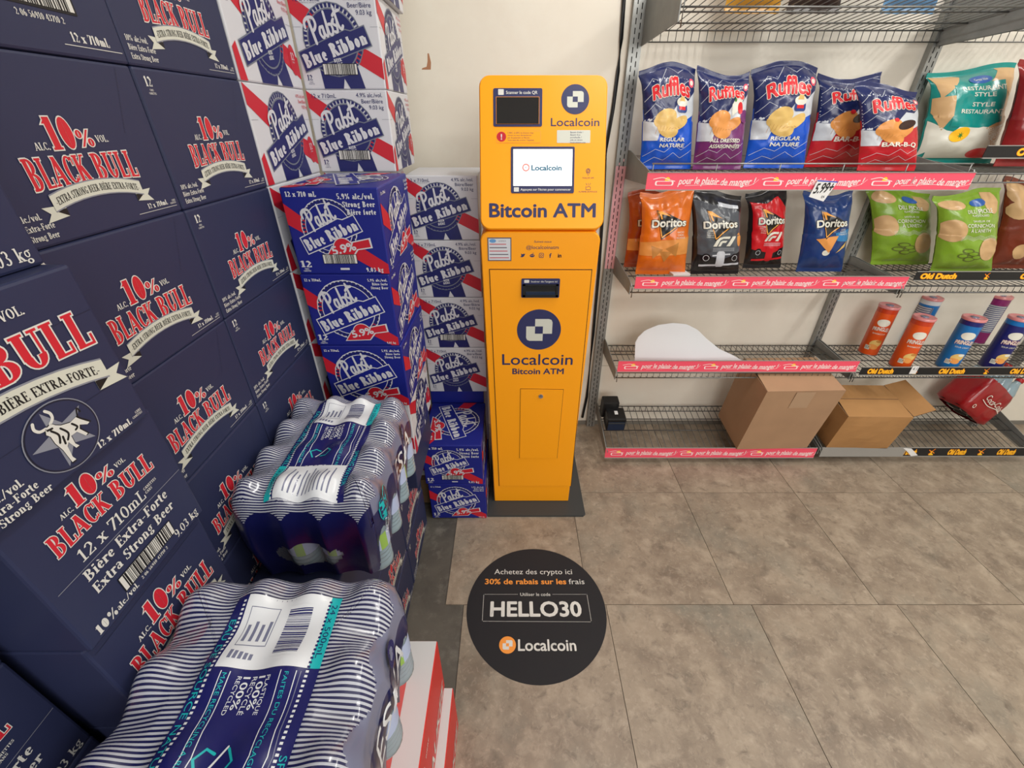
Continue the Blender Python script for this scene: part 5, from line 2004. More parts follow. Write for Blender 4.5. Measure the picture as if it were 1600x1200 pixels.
# bare grey start of the rail and the peeled white end of the black strip on the lowest right shelf
z0_, z1_ = at_y(1500, 711, Y1)[1], at_y(1500, 698.5, Y1)[1]
b = MB()
lx0, ly_ = .002, Y1 - .004 - YW
lx1 = at_y(1412, 705, Y1)[0] - PX2 - .004
b.box((lx0, ly_ - .0032, z0_ - S1Z), (lx1, ly_ - .0021, z1_ - S1Z), 'strip_back')
b.build('bare_rail', LOWR)
b = MB()
H_ = z1_ - z0_
b.prism([(lx1 - .02, H_), (lx1 + .02, H_ * .95), (lx1 + .07, H_ * .1), (lx1 + .04, 0), (lx1 + .01, H_ * .55)], lambda x, y, d: (x, ly_ - .0034 - .0006 * d, z0_ - S1Z + y), 'tag_paper')
b.build('peeled_label', LOWR)
# hand-written price tag
x0, z0 = at_y(1262, 315, 1.514)
x1, z1 = at_y(1311, 281, 1.514)
b = MB()
W_, H_ = x1 - x0, z1 - z0
tg = [(0, .02), (.62 * W_, 0), (W_, H_ * .95), (.16 * W_, H_)]
b.prism([(0, H_ * .22), (W_ * .68, 0), (W_, H_ * .92), (.14 * W_, H_)], lambda x, y, d: (x, -.001 * d, y), 'tag_paper')
tagp = b.build('price_tag', None, (x0, 1.5165, z0))
tag(tagp, 'white paper tag with a handwritten price clipped on the pink shelf strip', 'price tag')
a = Art()
a.text('5.99+', W_ * .10, H_ * .38, H_ * .46, 'ink_black', 2, align='l', rot=.08, shear=.3, wd=W_ * .76, bold=.02)
a.text('tx', W_ * .50, H_ * .16, H_ * .16, 'ink_black', 2, align='l', rot=.1, shear=.3)
a.line([(.15 * W_, H_ * .96), (W_ * .98, H_ * .90)], H_ * .05, 'tag_blue', 2)
newobj('handwriting', a.mesh('handwriting', lambda x, y, o: (x, -.001 - o, y)), tagp)
x0, z0 = at_y(1419, 583.5, 1.606)
x1, z1 = at_y(1436, 571.5, 1.606)
b = MB()
b.box((0, -.001, 0), (x1 - x0, 0, z1 - z0), 'tag_paper')
tg2 = b.build('price_tag', None, (x0, 1.6032, z0))
tag(tg2, 'small white price tag on the black strip below the round cans', 'price tag')
a = Art()
a.text('4.15', (x1 - x0) * .12, (z1 - z0) * .5, (z1 - z0) * .35, 'ink_black', 1, align='l', shear=.2)
newobj('handwriting', a.mesh('handwriting', lambda x, y, o: (x, -.001 - o, y)), tg2)

# ================================================================== SNACK BAGS
def film(name, rgb, rough=.28):
    return mat(name, rgb, rough, spec=.6, coat=.35, bump=.35, bscale=38)


for nm, c in dict(bag_blue=(14, 86, 206), bag_navy=(26, 38, 92), bag_purple=(116, 44, 112), bag_red=(196, 32, 44), bag_silver=(206, 212, 220), bag_orange=(222, 112, 26), bag_char=(80, 86, 94), bag_black=(22, 22, 26), bag_redhot=(206, 22, 34),
                  bag_deepblue=(18, 56, 118), bag_green=(128, 166, 44), bag_brown=(120, 50, 30), bag_teal=(20, 142, 136), bag_tan=(168, 140, 112), bag_amber=(206, 150, 50), bag_choc=(48, 34, 30), bag_skyblue=(108, 156, 200), bag_maroon=(140, 26, 30), bag_rust=(176, 72, 22)).items():
    film(nm, c)
for nm, c, r in (('chip_gold', (222, 186, 108), .5), ('chip_orange', (226, 152, 76), .5), ('chip_dark', (190, 130, 60), .5), ('chip_beige', (206, 168, 120), .5), ('cream', (226, 226, 214), .4), ('ruf_red', (214, 24, 38), .35), ('pickle', (92, 104, 44), .4), ('bowl_blue', (30, 60, 130), .4),
                 ('sauce_dark', (52, 26, 22), .3), ('logo_gold', (246, 170, 70), .35), ('dor_blue', (30, 120, 180), .35), ('lime', (70, 130, 50), .4), ('gv_blue', (36, 92, 170), .35)):
    mat(nm, c, r, coat=.3)


def bag_fn(w, h, d, seed, bend=.012, fat=1.0, slump=0.0):
    def F(u, v, side, off=0.0):
        """u, v in -1..1; side -1 front, +1 back; metres, base at z=0"""
        au, av = min(abs(u), 1), min(abs(v), 1)
        T = d / 2 * max(0, 1 - au ** 2.4) ** .62 * max(0, 1 - av ** 3.2) ** .75
        n1 = noise.noise(Vector((u * 1.6 + seed, v * 1.9, seed * .7)))
        T *= 1 + .28 * n1
        crease = .0042 * math.sin(u * 13 + 3 * noise.noise(Vector((u * 2, v * 2, seed + 9))) + seed) * max(0, av - .35) * (1 - au ** 3) * (1.3 if v > 0 else .8)
        crease += .0030 * noise.noise(Vector((u * 4.5, v * 5.5, seed * 3.1 + side)))
        T = max(T + crease * (1 - av ** 8), .0006)
        wf = .90 + .10 * av ** 3 - .02 * noise.noise(Vector((v * 3, seed, 2)))
        if v < 0:
            wf = .93 + .05 * av ** 2
        x = u * w / 2 * wf
        z = h / 2 * (v + 1) * (1 + .012 * noise.noise(Vector((u * 2, seed, 0))))
        if v > .5:
            z += (v - .5) * .03 * math.sin(u * 2 + seed)
        y = bend * (v * v) * .6 + (.012 * max(0, v - .8) / .2) + .006 * math.sin(u * 5 + seed) * max(0, av - .75) * 4 * .5
        return (x + slump * z, y + side * (T + off), z)
    return F


def snack_bag(label, x, y, z, w, h, d, m, art, seed, yaw=0.0, lean=-.07, roll=0.0, group=None, name='chip_bag', cat='bag of chips', top_m=None, slump=0.0):
    F = bag_fn(w, h, d, seed, slump=slump)
    b = MB()
    nu, nv = 34, 44
    mt = top_m or m
    for side in (-1, 1):
        b.grid(lambda i, j: F(-1 + 2 * i / nu, -1 + 2 * j / nv, side), nu, nv, lambda i, j: mt if j > nv * .60 else m, flip=(side > 0))
    # crimped end seals
    for sv in (-1, 1):
        for side in (-1, 1):
            b.grid(lambda i, j: (lambda p: (p[0], p[1] + side * .0004 * 2 * (j % 2), p[2] + sv * .0035 * j))(F(-1 + 2 * i / nu, sv, side)), nu, 4, mt if sv > 0 else m, flip=(side * sv > 0))
    o = b.build(name, None, (x, y, z + .014), (lean, roll, yaw))
    tag(o, label, cat, group)
    if art:
        a = Art()
        art(a, w, h)
        a.clip(-w / 2 * .985, -h / 2 * .97, w / 2 * .985, h / 2 * .995)
        newobj('printed_front', a.mesh('printed_front', lambda X, Y, off: F(X / (w / 2), Y / (h / 2), -1, off), base=.0009, step=.00022, maxedge=.0075, smooth=True), o)
    return o


def zig(a, x0, x1, y, amp, n, wd, m, l):
    pts = [(x0 + (x1 - x0) * k / n, y + (amp if k % 2 else -amp)) for k in range(n + 1)]
    a.line(pts, wd, m, l)


def art_ruf(bottom, words, chip, extra):
    def f(a, w, h):
        X, Y = w / 2, h / 2
        # white middle, navy top with a stepped lower edge, colour at the foot
        a.poly([(-X, -.45 * Y), (-.5 * X, -.45 * Y), (-.35 * X, -.16 * Y), (.1 * X, -.30 * Y), (.45 * X, -.05 * Y), (X, .12 * Y), (X, .9 * Y), (-X, .9 * Y)], 'bag_silver', 1)
        a.poly([(-X, 1.2 * Y), (-X, -.02 * Y), (-.55 * X, -.06 * Y), (-.30 * X, .24 * Y), (.05 * X, .16 * Y), (.35 * X, .42 * Y), (.68 * X, .40 * Y), (X, .62 * Y), (X, 1.2 * Y)], 'bag_navy', 2)
        for k in range(4):
            y = (.92 - .26 * k) * Y
            pts = [(-X * .96, y - .28 * Y), (-.62 * X, y - .06 * Y), (-.38 * X, y - .16 * Y), (.0, y + .08 * Y), (.3 * X, y - .04 * Y), (.65 * X, y + .12 * Y), (.95 * X, y + .02 * Y)]
            a.line(pts if k < 2 else pts[:3], h * .0045, 'bag_silver', 3)
        for k in range(2):
            y = (-.66 - .18 * k) * Y
            a.line([(-X * .95, y - .14 * Y), (-.55 * X, y + .02 * Y), (-.2 * X, y - .05 * Y), (.15 * X, y + .12 * Y), (.45 * X, y), (.9 * X, y + .18 * Y)], h * .005, 'bag_silver', 3)
        # chips
        for (cx, cy, rx, ry, rot) in ((-.22, .02, .44, .20, .3), (-.12, -.20, .40, .19, -.25), (.30, -.08, .40, .12, .5)):
            a.disc(cx * X, cy * Y, rx * X, chip, 4, ry=ry * Y, rot=rot, n=22)
        for k in range(8):
            x = (-.50 + .12 * k) * X
            a.line([(x, -.12 * Y - .012 * k * Y), (x - .08 * X, -.30 * Y + .02 * k * Y)], h * .0035, 'chip_dark', 6)
        if extra == 'dip':
            a.rrect(.20 * X, .14 * Y, .62 * X, .34 * Y, .01, 'bowl_blue', 7)
            a.disc(.41 * X, .36 * Y, .22 * X, 'cream', 8, ry=.10 * Y)
            a.poly([(.30 * X, .38 * Y), (.52 * X, .38 * Y), (.48 * X, .52 * Y), (.38 * X, .54 * Y)], chip, 9)
            a.rect(.28 * X, .20 * Y, .54 * X, .27 * Y, 'ruf_red', 9)
        elif extra == 'dressed':
            a.poly([(.25 * X, .10 * Y), (.62 * X, .26 * Y), (.70 * X, .46 * Y), (.40 * X, .52 * Y), (.22 * X, .34 * Y)], 'cream', 7)
            a.disc(.60 * X, .28 * Y, .12 * X, 'ruf_red', 8, ry=.13 * Y)
            a.disc(.36 * X, .44 * Y, .05 * X, 'lime', 8, ry=.04 * Y)
            a.disc(.82 * X, .10 * Y, .20 * X, 'bag_purple', 8, ry=.15 * Y)
        else:
            a.disc(.38 * X, .10 * Y, .36 * X, 'sauce_dark', 7, ry=.11 * Y, rot=.25)
            a.disc(.0 * X, .22 * Y, .09 * X, 'ruf_red', 8, ry=.05 * Y)
        a.text('Ruffles', .02 * X, .50 * Y, .25 * Y, 'ruf_red', 10, wd=1.45 * X, bold=.035, outline=(.03, 'cream'), rot=.06, shear=.05, fit=lambda x, y: (x, y * (1 + .25 * math.cos(x / X * 1.6)) - .12 * Y * (x / X) ** 2))
        a.disc(.80 * X, .76 * Y, .11 * X, 'strip_pink', 5, ry=.09 * Y)
        a.disc(.80 * X, .76 * Y, .07 * X, 'cream', 6, ry=.05 * Y)
        for k, s_ in enumerate(words):
            bq = s_.startswith('BAR')
            a.text(s_, (.16 if bq else .06) * X, (-.47 - .13 * k) * Y, (.12 if bq else .085) * Y, 'cream', 8, bold=.03, shear=.18, wd=(1.2 if bq else .95 if len(s_) < 9 else 1.25) * X)
    return f


def art_dor(top, word2, style):
    def f(a, w, h):
        X, Y = w / 2, h / 2
        if style == 'nacho':
            a.poly([(-X, -.2 * Y), (X, -.05 * Y), (X, -.5 * Y), (-X, -.55 * Y)], 'chip_orange', 1)
            for cx, cy, r, t in ((-.4, -.42, .3, .2), (.3, -.36, .32, 1.0), (.0, -.52, .28, .5)):
                a.poly([(cx * X + r * X * math.cos(t + q * 2.1), cy * Y + r * X * math.sin(t + q * 2.1)) for q in range(3)], 'chip_dark', 2)
        if style in ('f1g', 'f1r'):
            mg = 'bag_char' if style == 'f1g' else 'bag_redhot'
            a.poly([(-.92 * X, .86 * Y), (-.2 * X, .76 * Y), (.4 * X, .86 * Y), (.95 * X, .60 * Y), (.97 * X, -.40 * Y), (.2 * X, -.62 * Y), (-.85 * X, -.50 * Y)], mg, 1)
            # open-wheel racing car seen from the front
            a.rrect(-.12 * X, -.86 * Y, .24 * X, -.40 * Y, .01, 'bag_silver' if style == 'f1g' else 'ruf_red', 4)
            for sx in (-.52, .66):
                a.disc(sx * X, -.60 * Y, .18 * X, 'bag_black', 4, ry=.13 * Y)
                a.ring(sx * X, -.60 * Y, .12 * X, .02 * X, 'bag_silver', 5)
            a.poly([(-.75 * X, -.80 * Y), (.9 * X, -.74 * Y), (.9 * X, -.80 * Y), (-.75 * X, -.86 * Y)], 'bag_silver' if style == 'f1g' else 'ruf_red', 5)
            a.poly([(-.3 * X, -.50 * Y), (.45 * X, -.46 * Y), (.45 * X, -.50 * Y), (-.3 * X, -.54 * Y)], 'bag_silver' if style == 'f1g' else 'ruf_red', 5)
            # racing series mark
            q = lambda pts: [(x * X, y * Y) for x, y in pts]
            a.poly(q([(-.30, -.26), (-.12, -.04), (.16, .0), (.44, .0), (.38, -.06), (.12, -.06), (-.02, -.10), (-.16, -.26)]), 'cream', 6)
            a.poly(q([(-.10, -.26), (.0, -.14), (.10, -.11), (.30, -.11), (.24, -.17), (.10, -.17), (.02, -.26)]), 'cream', 6)
            a.poly(q([(.26, -.26), (.52, .0), (.68, .0), (.42, -.26)]), 'cream', 6)
            for k in range(3):
                a.rect(-.3 * X, (-.32 - .035 * k) * Y, .6 * X, (-.312 - .035 * k) * Y, 'bag_silver', 6)
            a.rect(-.45 * X, .14 * Y, -.05 * X, .155 * Y, 'cream', 6)
            for k in range(4):
                a.text(('SMOKY', 'CHIPOTLE', 'BBQ FUMÉ', 'CHIPOTLE')[k] if style == 'f1g' else ('SWEET', 'CHILI HEAT', 'PIMENT', 'DOUX')[k], -.40 * X, (.13 - .055 * k) * Y, .035 * Y, 'cream', 6, maxw=.5 * X)
            if style == 'f1g':
                a.disc(.86 * X, -.1 * Y, .12 * X, 'chip_orange', 3, ry=.18 * Y)
                a.rect(.0, .74 * Y, .8 * X, .84 * Y, 'bag_silver', 4)
        if style == 'ranch':
            a.poly([(.2 * X, .05 * Y), (X, .18 * Y), (X, -.2 * Y), (.3 * X, -.16 * Y)], 'dor_blue', 2)
            a.poly([(-.62 * X, -.12 * Y), (.34 * X, -.02 * Y), (.02 * X, -.50 * Y)], 'chip_orange', 4)
            a.poly([(.30 * X, -.50 * Y), (.78 * X, -.16 * Y), (.72 * X, -.34 * Y)], 'chip_gold', 4)
            a.disc(-.1 * X, -.5 * Y, .16 * X, 'cream', 3, ry=.08 * Y)
            for k in range(3):
                a.text(('COOL', 'RANCH', 'CRÉMEUSE')[k], .55 * X, (.12 - .06 * k) * Y, .045 * Y, 'cream', 6, maxw=.5 * X)
        if style == 'nacho':
            for k in range(3):
                a.text(('NACHO', 'CHEESE', 'FROMAGE')[k], .55 * X, (.06 - .07 * k) * Y, .045 * Y, 'cream', 6, maxw=.5 * X)
        q = lambda pts: [(x * X, y * Y) for x, y in pts]
        a.poly(q([(-.50, .66), (.66, .34), (-.22, -.12)]), 'bag_black', 7)
        a.poly(q([(-.44, .62), (-.30, .62), (.10, .46), (-.30, .53), (-.24, .40), (-.30, .40)]), 'logo_gold', 8)
        a.line(q([(-.46, .62), (-.24, -.02)]), h * .006, 'logo_gold', 8)
        a.line(q([(-.20, -.06), (.62, .36)]), h * .013, 'logo_gold', 8)
        a.line(q([(-.20, -.06), (-.32, .22)]), h * .010, 'logo_gold', 8)
        a.text('Doritos', .04 * X, .22 * Y, .18 * Y, 'cream', 12, wd=1.42 * X, bold=.03, outline=(.05, 'bag_black'), rot=.04, fit=lambda x, y: (x, y * (1 + .2 * math.cos(x / X * 2.2))))
    return f


def art_gv(a, w, h):
    X, Y = w / 2, h / 2
    a.disc(-.70 * X, .12 * Y, .36 * X, 'chip_beige', 1, ry=.30 * Y)
    a.disc(.52 * X, -.38 * Y, .38 * X, 'chip_beige', 4, ry=.32 * Y)
    a.disc(.55 * X, .80 * Y, .26 * X, 'chip_beige', 1, ry=.24 * Y)
    a.disc(-.62 * X, .84 * Y, .34 * X, 'chip_beige', 1, ry=.14 * Y)
    for cx, cy in ((-.2, -.42), (-.02, -.50), (-.34, -.56), (.10, -.60), (-.12, -.66)):
        a.disc(cx * X, cy * Y, .18 * X, 'pickle', 2, ry=.07 * Y)
        a.disc(cx * X, cy * Y, .13 * X, 'bag_green', 3, ry=.045 * Y)
    a.disc(.12 * X, .82 * Y, .24 * X, 'gv_blue', 3, ry=.08 * Y)
    for k, (s_, wd) in enumerate((('DILL PICKLE', .80), ('FLAVOURED', .50), ('SAVEUR DE', .5), ('CORNICHON', .95), ("À L'ANETH", .70))):
        a.text(s_, .10 * X, (.58, .50, .36, .22, .09)[k] * Y, (.10, .05, .05, .10, .10)[k] * Y, 'cream', 5, wd=wd * X, bold=.008)
    for k in range(4):
        zig(a, -.5 * X, .7 * X, (-.02 - .03 * k) * Y, .004, 6, .0008, 'cream', 5)


def art_teal(a, w, h):
    X, Y = w / 2, h / 2
    for cx, cy, r, t in ((-.75, .85, .4, .2), (.75, .78, .45, 1.1), (-.78, .18, .42, .6), (-.80, -.5, .4, .0), (.70, .2, .38, 2.0), (.3, -.68, .7, .4), (-.3, -.62, .6, 1.3), (.7, -.35, .45, .9)):
        a.poly([(cx * X + r * X * math.cos(t + q * 2.1), cy * Y + r * X * 1.1 * math.sin(t + q * 2.1)) for q in range(3)], 'chip_beige' if cy > -.4 else 'cream', 1)
    a.poly([(.45 * X, 1.1 * Y), (X * 1.1, 1.1 * Y), (X, .60 * Y), (.70 * X, .66 * Y)], 'chip_beige', 2)
    a.poly([(-X, -.25 * Y), (-.2 * X, -.42 * Y), (.3 * X, -.30 * Y), (X, -.1 * Y), (X, -1.1 * Y), (-X * .8, -1.1 * Y)], 'cream', 1)
    a.poly([(-.62 * X, .72 * Y), (.62 * X, .76 * Y), (.62 * X, -.12 * Y), (.1 * X, -.26 * Y), (-.62 * X, -.24 * Y)], 'bag_teal', 2)
    a.disc(.05 * X, .82 * Y, .28 * X, 'gv_blue', 4, ry=.09 * Y)
    a.text('Great Value', .05 * X, .80 * Y, .055 * Y, 'cream', 5)
    for k, s_ in enumerate(('RESTAURANT', 'STYLE', 'STYLE', 'RESTAURANT')):
        a.text(s_, .08 * X, (.58, .44, .22, .06)[k] * Y, .095 * Y, 'cream', 5, wd=(1.1 if len(s_) > 6 else .55) * X, bold=.015)
    a.disc(-.34 * X, -.42 * Y, .24 * X, 'strip_yellow', 6, ry=.16 * Y, rot=.3)
    a.poly(star(-.32 * X, -.44 * Y, .08 * X, .03 * X, 7), 'lime', 7)
    a.disc(.5 * X, -.85 * Y, .4 * X, 'ruf_red', 3, ry=.12 * Y)


def art_words(words, ink='cream', spots=(), m2='chip_beige'):
    def f(a, w, h):
        X, Y = w / 2, h / 2
        for cx, cy, r in spots:
            a.disc(cx * X, cy * Y, r * X, m2, 1, ry=r * X * .9, n=16)
        for k, (s_, y, wd) in enumerate(words):
            a.text(s_, 0, y * Y, .10 * Y, ink, 4, wd=wd * X, bold=.012)
    return f


def at(px0, px1, pyt, pyb, y):
    x0, zt = at_y(px0, (pyt + pyb) / 2, y)[0], at_y((px0 + px1) / 2, pyt, y)[1]
    x1 = at_y(px1, (pyt + pyb) / 2, y)[0]
    zb = at_y((px0 + px1) / 2, pyb, y)[1]
    return (x0 + x1) / 2, x1 - x0, zb, zt


def put_bag(label, px0, px1, pyt, pyb, y, zb, m, art, seed, group, **kw):
    cx, w_, z0, z1 = at(px0, px1, pyt, pyb, y)
    d = kw.pop('d', .075)
    r_ = kw.get('slump', 0)
    hh = ((z1 - zb) - .012) * .95
    return snack_bag(label, cx - r_ * hh / 2 + (.014 if r_ else 0), y + .02, zb, w_ * (1.02 - .12 * abs(r_)), hh, d, m, art, seed, group=group, **kw)


GR = 'ridged chip bags on the fenced shelf'
put_bag('blue ridged-chip bag reading REGULAR NATURE, nearest the shelf post', 998, 1086, 103, 258, 1.69, 1.266, 'bag_blue', art_ruf('b', ('REGULAR', 'NATURE'), 'chip_gold', 'dip'), 1.3, GR, top_m='bag_navy', yaw=.05, slump=-0.13)
put_bag('purple-footed ridged-chip bag reading ALL DRESSED', 1087, 1168, 107, 258, 1.675, 1.266, 'bag_purple', art_ruf('p', ('ALL DRESSED', 'ASSAISONNÉES'), 'chip_orange', 'dressed'), 4.1, GR, top_m='bag_navy', yaw=-.03, slump=-0.13)
put_bag('blue ridged-chip bag reading REGULAR NATURE, in the middle of the shelf', 1172, 1274, 100, 257, 1.725, 1.266, 'bag_blue', art_ruf('b', ('REGULAR', 'NATURE'), 'chip_gold', 'dip'), 7.7, GR, top_m='bag_navy', slump=-0.14)
put_bag('red barbecue ridged-chip bag partly covered by its neighbour', 1272, 1372, 114, 256, 1.77, 1.266, 'bag_red', art_ruf('r', ('BAR-B-Q', ''), 'chip_orange', 'bbq'), 11.2, GR, top_m='bag_navy', yaw=.04, slump=-0.12)
put_bag('red barbecue ridged-chip bag standing in front at the shelf end', 1346, 1444, 134, 262, 1.635, 1.266, 'bag_red', art_ruf('r', ('BAR-B-Q', ''), 'chip_orange', 'bbq'), 15.4, GR, top_m='bag_navy', yaw=-.06, lean=-.10, slump=-0.36)
GD = 'triangle chip bags on the second shelf'
put_bag('orange triangle-chip bag peeking out behind the front one', 976, 1050, 306, 424, 1.765, .893, 'bag_rust', art_dor('o', '', 'nacho'), 2.2, GD, d=.06, slump=-0.05)
put_bag('orange triangle-chip bag in front beside the shelf post', 996, 1078, 299, 428, 1.665, .893, 'bag_orange', art_dor('o', '', 'nacho'), 5.8, GD, slump=-0.06)
put_bag('dark grey triangle-chip bag with a racing car', 1078, 1160, 303, 428, 1.67, .893, 'bag_black', art_dor('g', '', 'f1g'), 9.1, GD, slump=-0.2)
put_bag('red and black triangle-chip bag with a racing car', 1165, 1229, 299, 424, 1.75, .893, 'bag_black', art_dor('r', '', 'f1r'), 12.9, GD, yaw=.05, slump=-0.19)
put_bag('dark blue triangle-chip bag beside the shelf divider', 1254, 1331, 303, 424, 1.70, .893, 'bag_deepblue', art_dor('b', '', 'ranch'), 17.3, GD, slump=-0.19)
GG = 'bags on the second shelf of the right bay'
put_bag('green pickle-flavour chip bag leaning left', 1360, 1462, 300, 422, 1.80, .893, 'bag_green', art_gv, 21.5, GG, d=.09, slump=-0.42)
put_bag('green pickle-flavour chip bag standing behind the black strip', 1466, 1570, 303, 422, 1.69, .893, 'bag_green', art_gv, 25.2, GG, d=.09, slump=-0.38)
put_bag('brown barbecue chip bag cut off by the right edge', 1566, 1660, 284, 420, 1.745, .893, 'bag_brown', art_words((('BARBECUE', .50, 1.0), ('FLAVOURED', .40, .7), ('BARBECUE', .26, 1.0)), spots=((-.6, .8, .4), (-.7, .4, .3), (-.3, -.6, .3), (.3, -.7, .3))), 28.8, GG, d=.09, slump=-0.3)
put_bag('teal tortilla chip bag on the upper right shelf', 1452, 1584, 104, 236, 1.80, 1.276, 'bag_teal', art_teal, 31.4, None, d=.11, name='tortilla_bag', slump=-0.2)
put_bag('dark red snack bag cut off by the right edge of the upper shelf', 1592, 1690, 98, 230, 1.68, 1.276, 'bag_maroon', art_words((), spots=((-.2, -.5, .3), (.3, .4, .3))), 35.4, None, d=.09, name='snack_bag', slump=-0.2)
GT = 'bags on the highest shelf'
for lab, p0, p1, m, sd, sp, wd in (('amber snack bag on the highest shelf', 1138, 1228, 'bag_amber', 40, ((0, .0, .7), (.3, -.5, .4)), ()),
                                   ('dark chocolate-brown bag on the highest shelf', 1238, 1322, 'bag_choc', 43, ((.4, -.6, .35), (-.2, .3, .3)), ()),
                                   ('pale blue snack bag on the highest shelf', 1388, 1476, 'bag_skyblue', 47, ((.5, -.5, .4),), ())):
    x0 = at_y(p0, 15, 1.67)[0]
    x1 = at_y(p1, 15, 1.67)[0]
    snack_bag(lab, (x0 + x1) / 2, 1.70, 1.691, x1 - x0, .25, .09, m, art_words(wd, spots=sp, m2='chip_orange'), sd, group=GT)
# white card lying between the orange and grey bags
b = MB()
x, z = at_y(1070, 424, 1.64)
b.box((-.035, 0, 0), (.035, .10, .012), 'tag_paper', .002)
tag(b.build('paper_packet', None, (x, 1.66, .891), (0, 0, .1)), 'small white packet lying between the orange and the grey chip bags', 'packet')

# ================================================================== ROUND CHIP CANS
mat('can_metal', (150, 150, 152), .3, metal=.8)
mat('can_lid', (206, 128, 130), .3, coat=.4)
for nm, c in dict(can_orange=(222, 84, 22), can_deep=(196, 60, 24), can_blue=(20, 112, 186), can_navy=(28, 32, 108), can_purple=(128, 28, 96), can_white=(206, 210, 216)).items():
    mat(nm, c, .35, coat=.3)
CANH, CANR = .232, .0375


def can_body(m1, m2):
    b = MB()
    b.lathe([(CANR - .003, 0), (CANR + .0008, .001), (CANR + .0008, .004), (CANR, .005)], 'can_metal', 32)
    b.lathe([(CANR, .005), (CANR, CANH - .030)], m1, 32, cap=False)
    b.lathe([(CANR, CANH - .030), (CANR, CANH - .008)], m2, 32, cap=False)
    b.lathe([(CANR, CANH - .008), (CANR + .001, CANH - .007), (CANR + .001, CANH - .004), (CANR - .003, CANH - .004)], 'can_metal', 32)
    return b.mesh('chip_can')


def lid_mesh():
    b = MB()
    b.lathe([(CANR + .0018, CANH - .010), (CANR + .0022, CANH), (CANR - .002, CANH + .0015), (CANR - .005, CANH - .001), (.014, CANH - .0012)], 'can_lid', 32, cap=False)
    b.lathe([(.014, CANH - .0012), (.0145, CANH + .0005), (.0005, CANH + .0005)], 'film_grey', 24, cap=False)
    return b.mesh('lid')


LIDM = lid_mesh()


def can_art(kind):
    a = Art()
    w2 = CANR * PI * .55
    top = CANH - .036
    # word mark, plain oval above it, picture of a chip, small notes
    a.disc(0, top - .036, .024, 'cream', 1, ry=.017)
    a.text('PRINGLES', 0, top - .076, .017, 'cream', 3, wd=.060, bold=.03, outline=(.03, 'ruf_red'), fit=lambda x, y: (x, y * (1 + .0 * x) + .004 * math.cos(x / .02)))
    a.text({'can_orange': 'BARBECUE', 'can_deep': 'BARBECUE'}.get(kind, 'SOUR CREAM'), 0, top - .090, .0065, 'cream', 3, wd=.046)
    a.disc(.004, top - .134, .022, 'chip_gold', 2, ry=.018, rot=.4)
    a.disc(.000, top - .150, .018, 'chip_orange', 3, ry=.012, rot=-.3)
    a.disc(.014, top - .122, .012, 'cream' if kind != 'can_orange' else 'chip_dark', 3, ry=.006)
    a.rect(-.028, .030, -.010, .050, 'cream', 3)
    for k in range(5):
        a.rect(-.026 + .003 * k, .033, -.0248 + .003 * k, .048, 'ink_black', 4)
    return a


def chip_can(label, px, py, kind, top, turn=0.0, back=False):
    x, y = at_z(px, py, .496)
    o = newobj('chip_can', can_body(kind, top), None, (x, y, .4965), (0, 0, turn - .38))
    tag(o, label, 'can of chips', 'round chip cans on the lower right shelf')
    a = can_art(kind)
    if back:
        a = Art()
        a.rect(-.05, .06, .03, CANH - .04, 'film_grey', 1)
        for k in range(14):
            a.rect(-.045 + .005 * (k % 3), .07 + .009 * k, .022, .0722 + .009 * k, 'cream', 2)
    newobj('printed_wrap', a.mesh('printed_wrap', lambda X, Y, off: ((CANR + off) * math.sin(X / CANR), -(CANR + off) * math.cos(X / CANR), Y), maxedge=.006, smooth=True), o)
    newobj('lid', LIDM, o)
    return o


chip_can('bright orange chip can standing furthest left', 1355, 551, 'can_orange', 'can_deep', -.12)
chip_can('orange chip can in the front row behind the small price tag', 1404, 572, 'can_orange', 'can_deep', .05)
chip_can('blue and white chip can behind the second orange one', 1420, 536, 'can_blue', 'can_white', -.6, True)
chip_can('light blue chip can in the front row', 1477, 573, 'can_blue', 'can_navy', -.05)
chip_can('purple chip can turned sideways in the back row', 1522, 533, 'can_purple', 'can_purple', .0, True)
chip_can('navy blue chip can near the right edge', 1545, 573, 'can_navy', 'can_blue', .05)

# ================================================================== CARDBOARD BOXES
mat('kraft', (168, 134, 104), .7, var=.06, vscale=9)
mat('kraft_tan', (170, 126, 78), .7, var=.07, vscale=9)
mat('kraft_edge', (120, 92, 66), .8)
mat('tape', (176, 146, 118), .35)


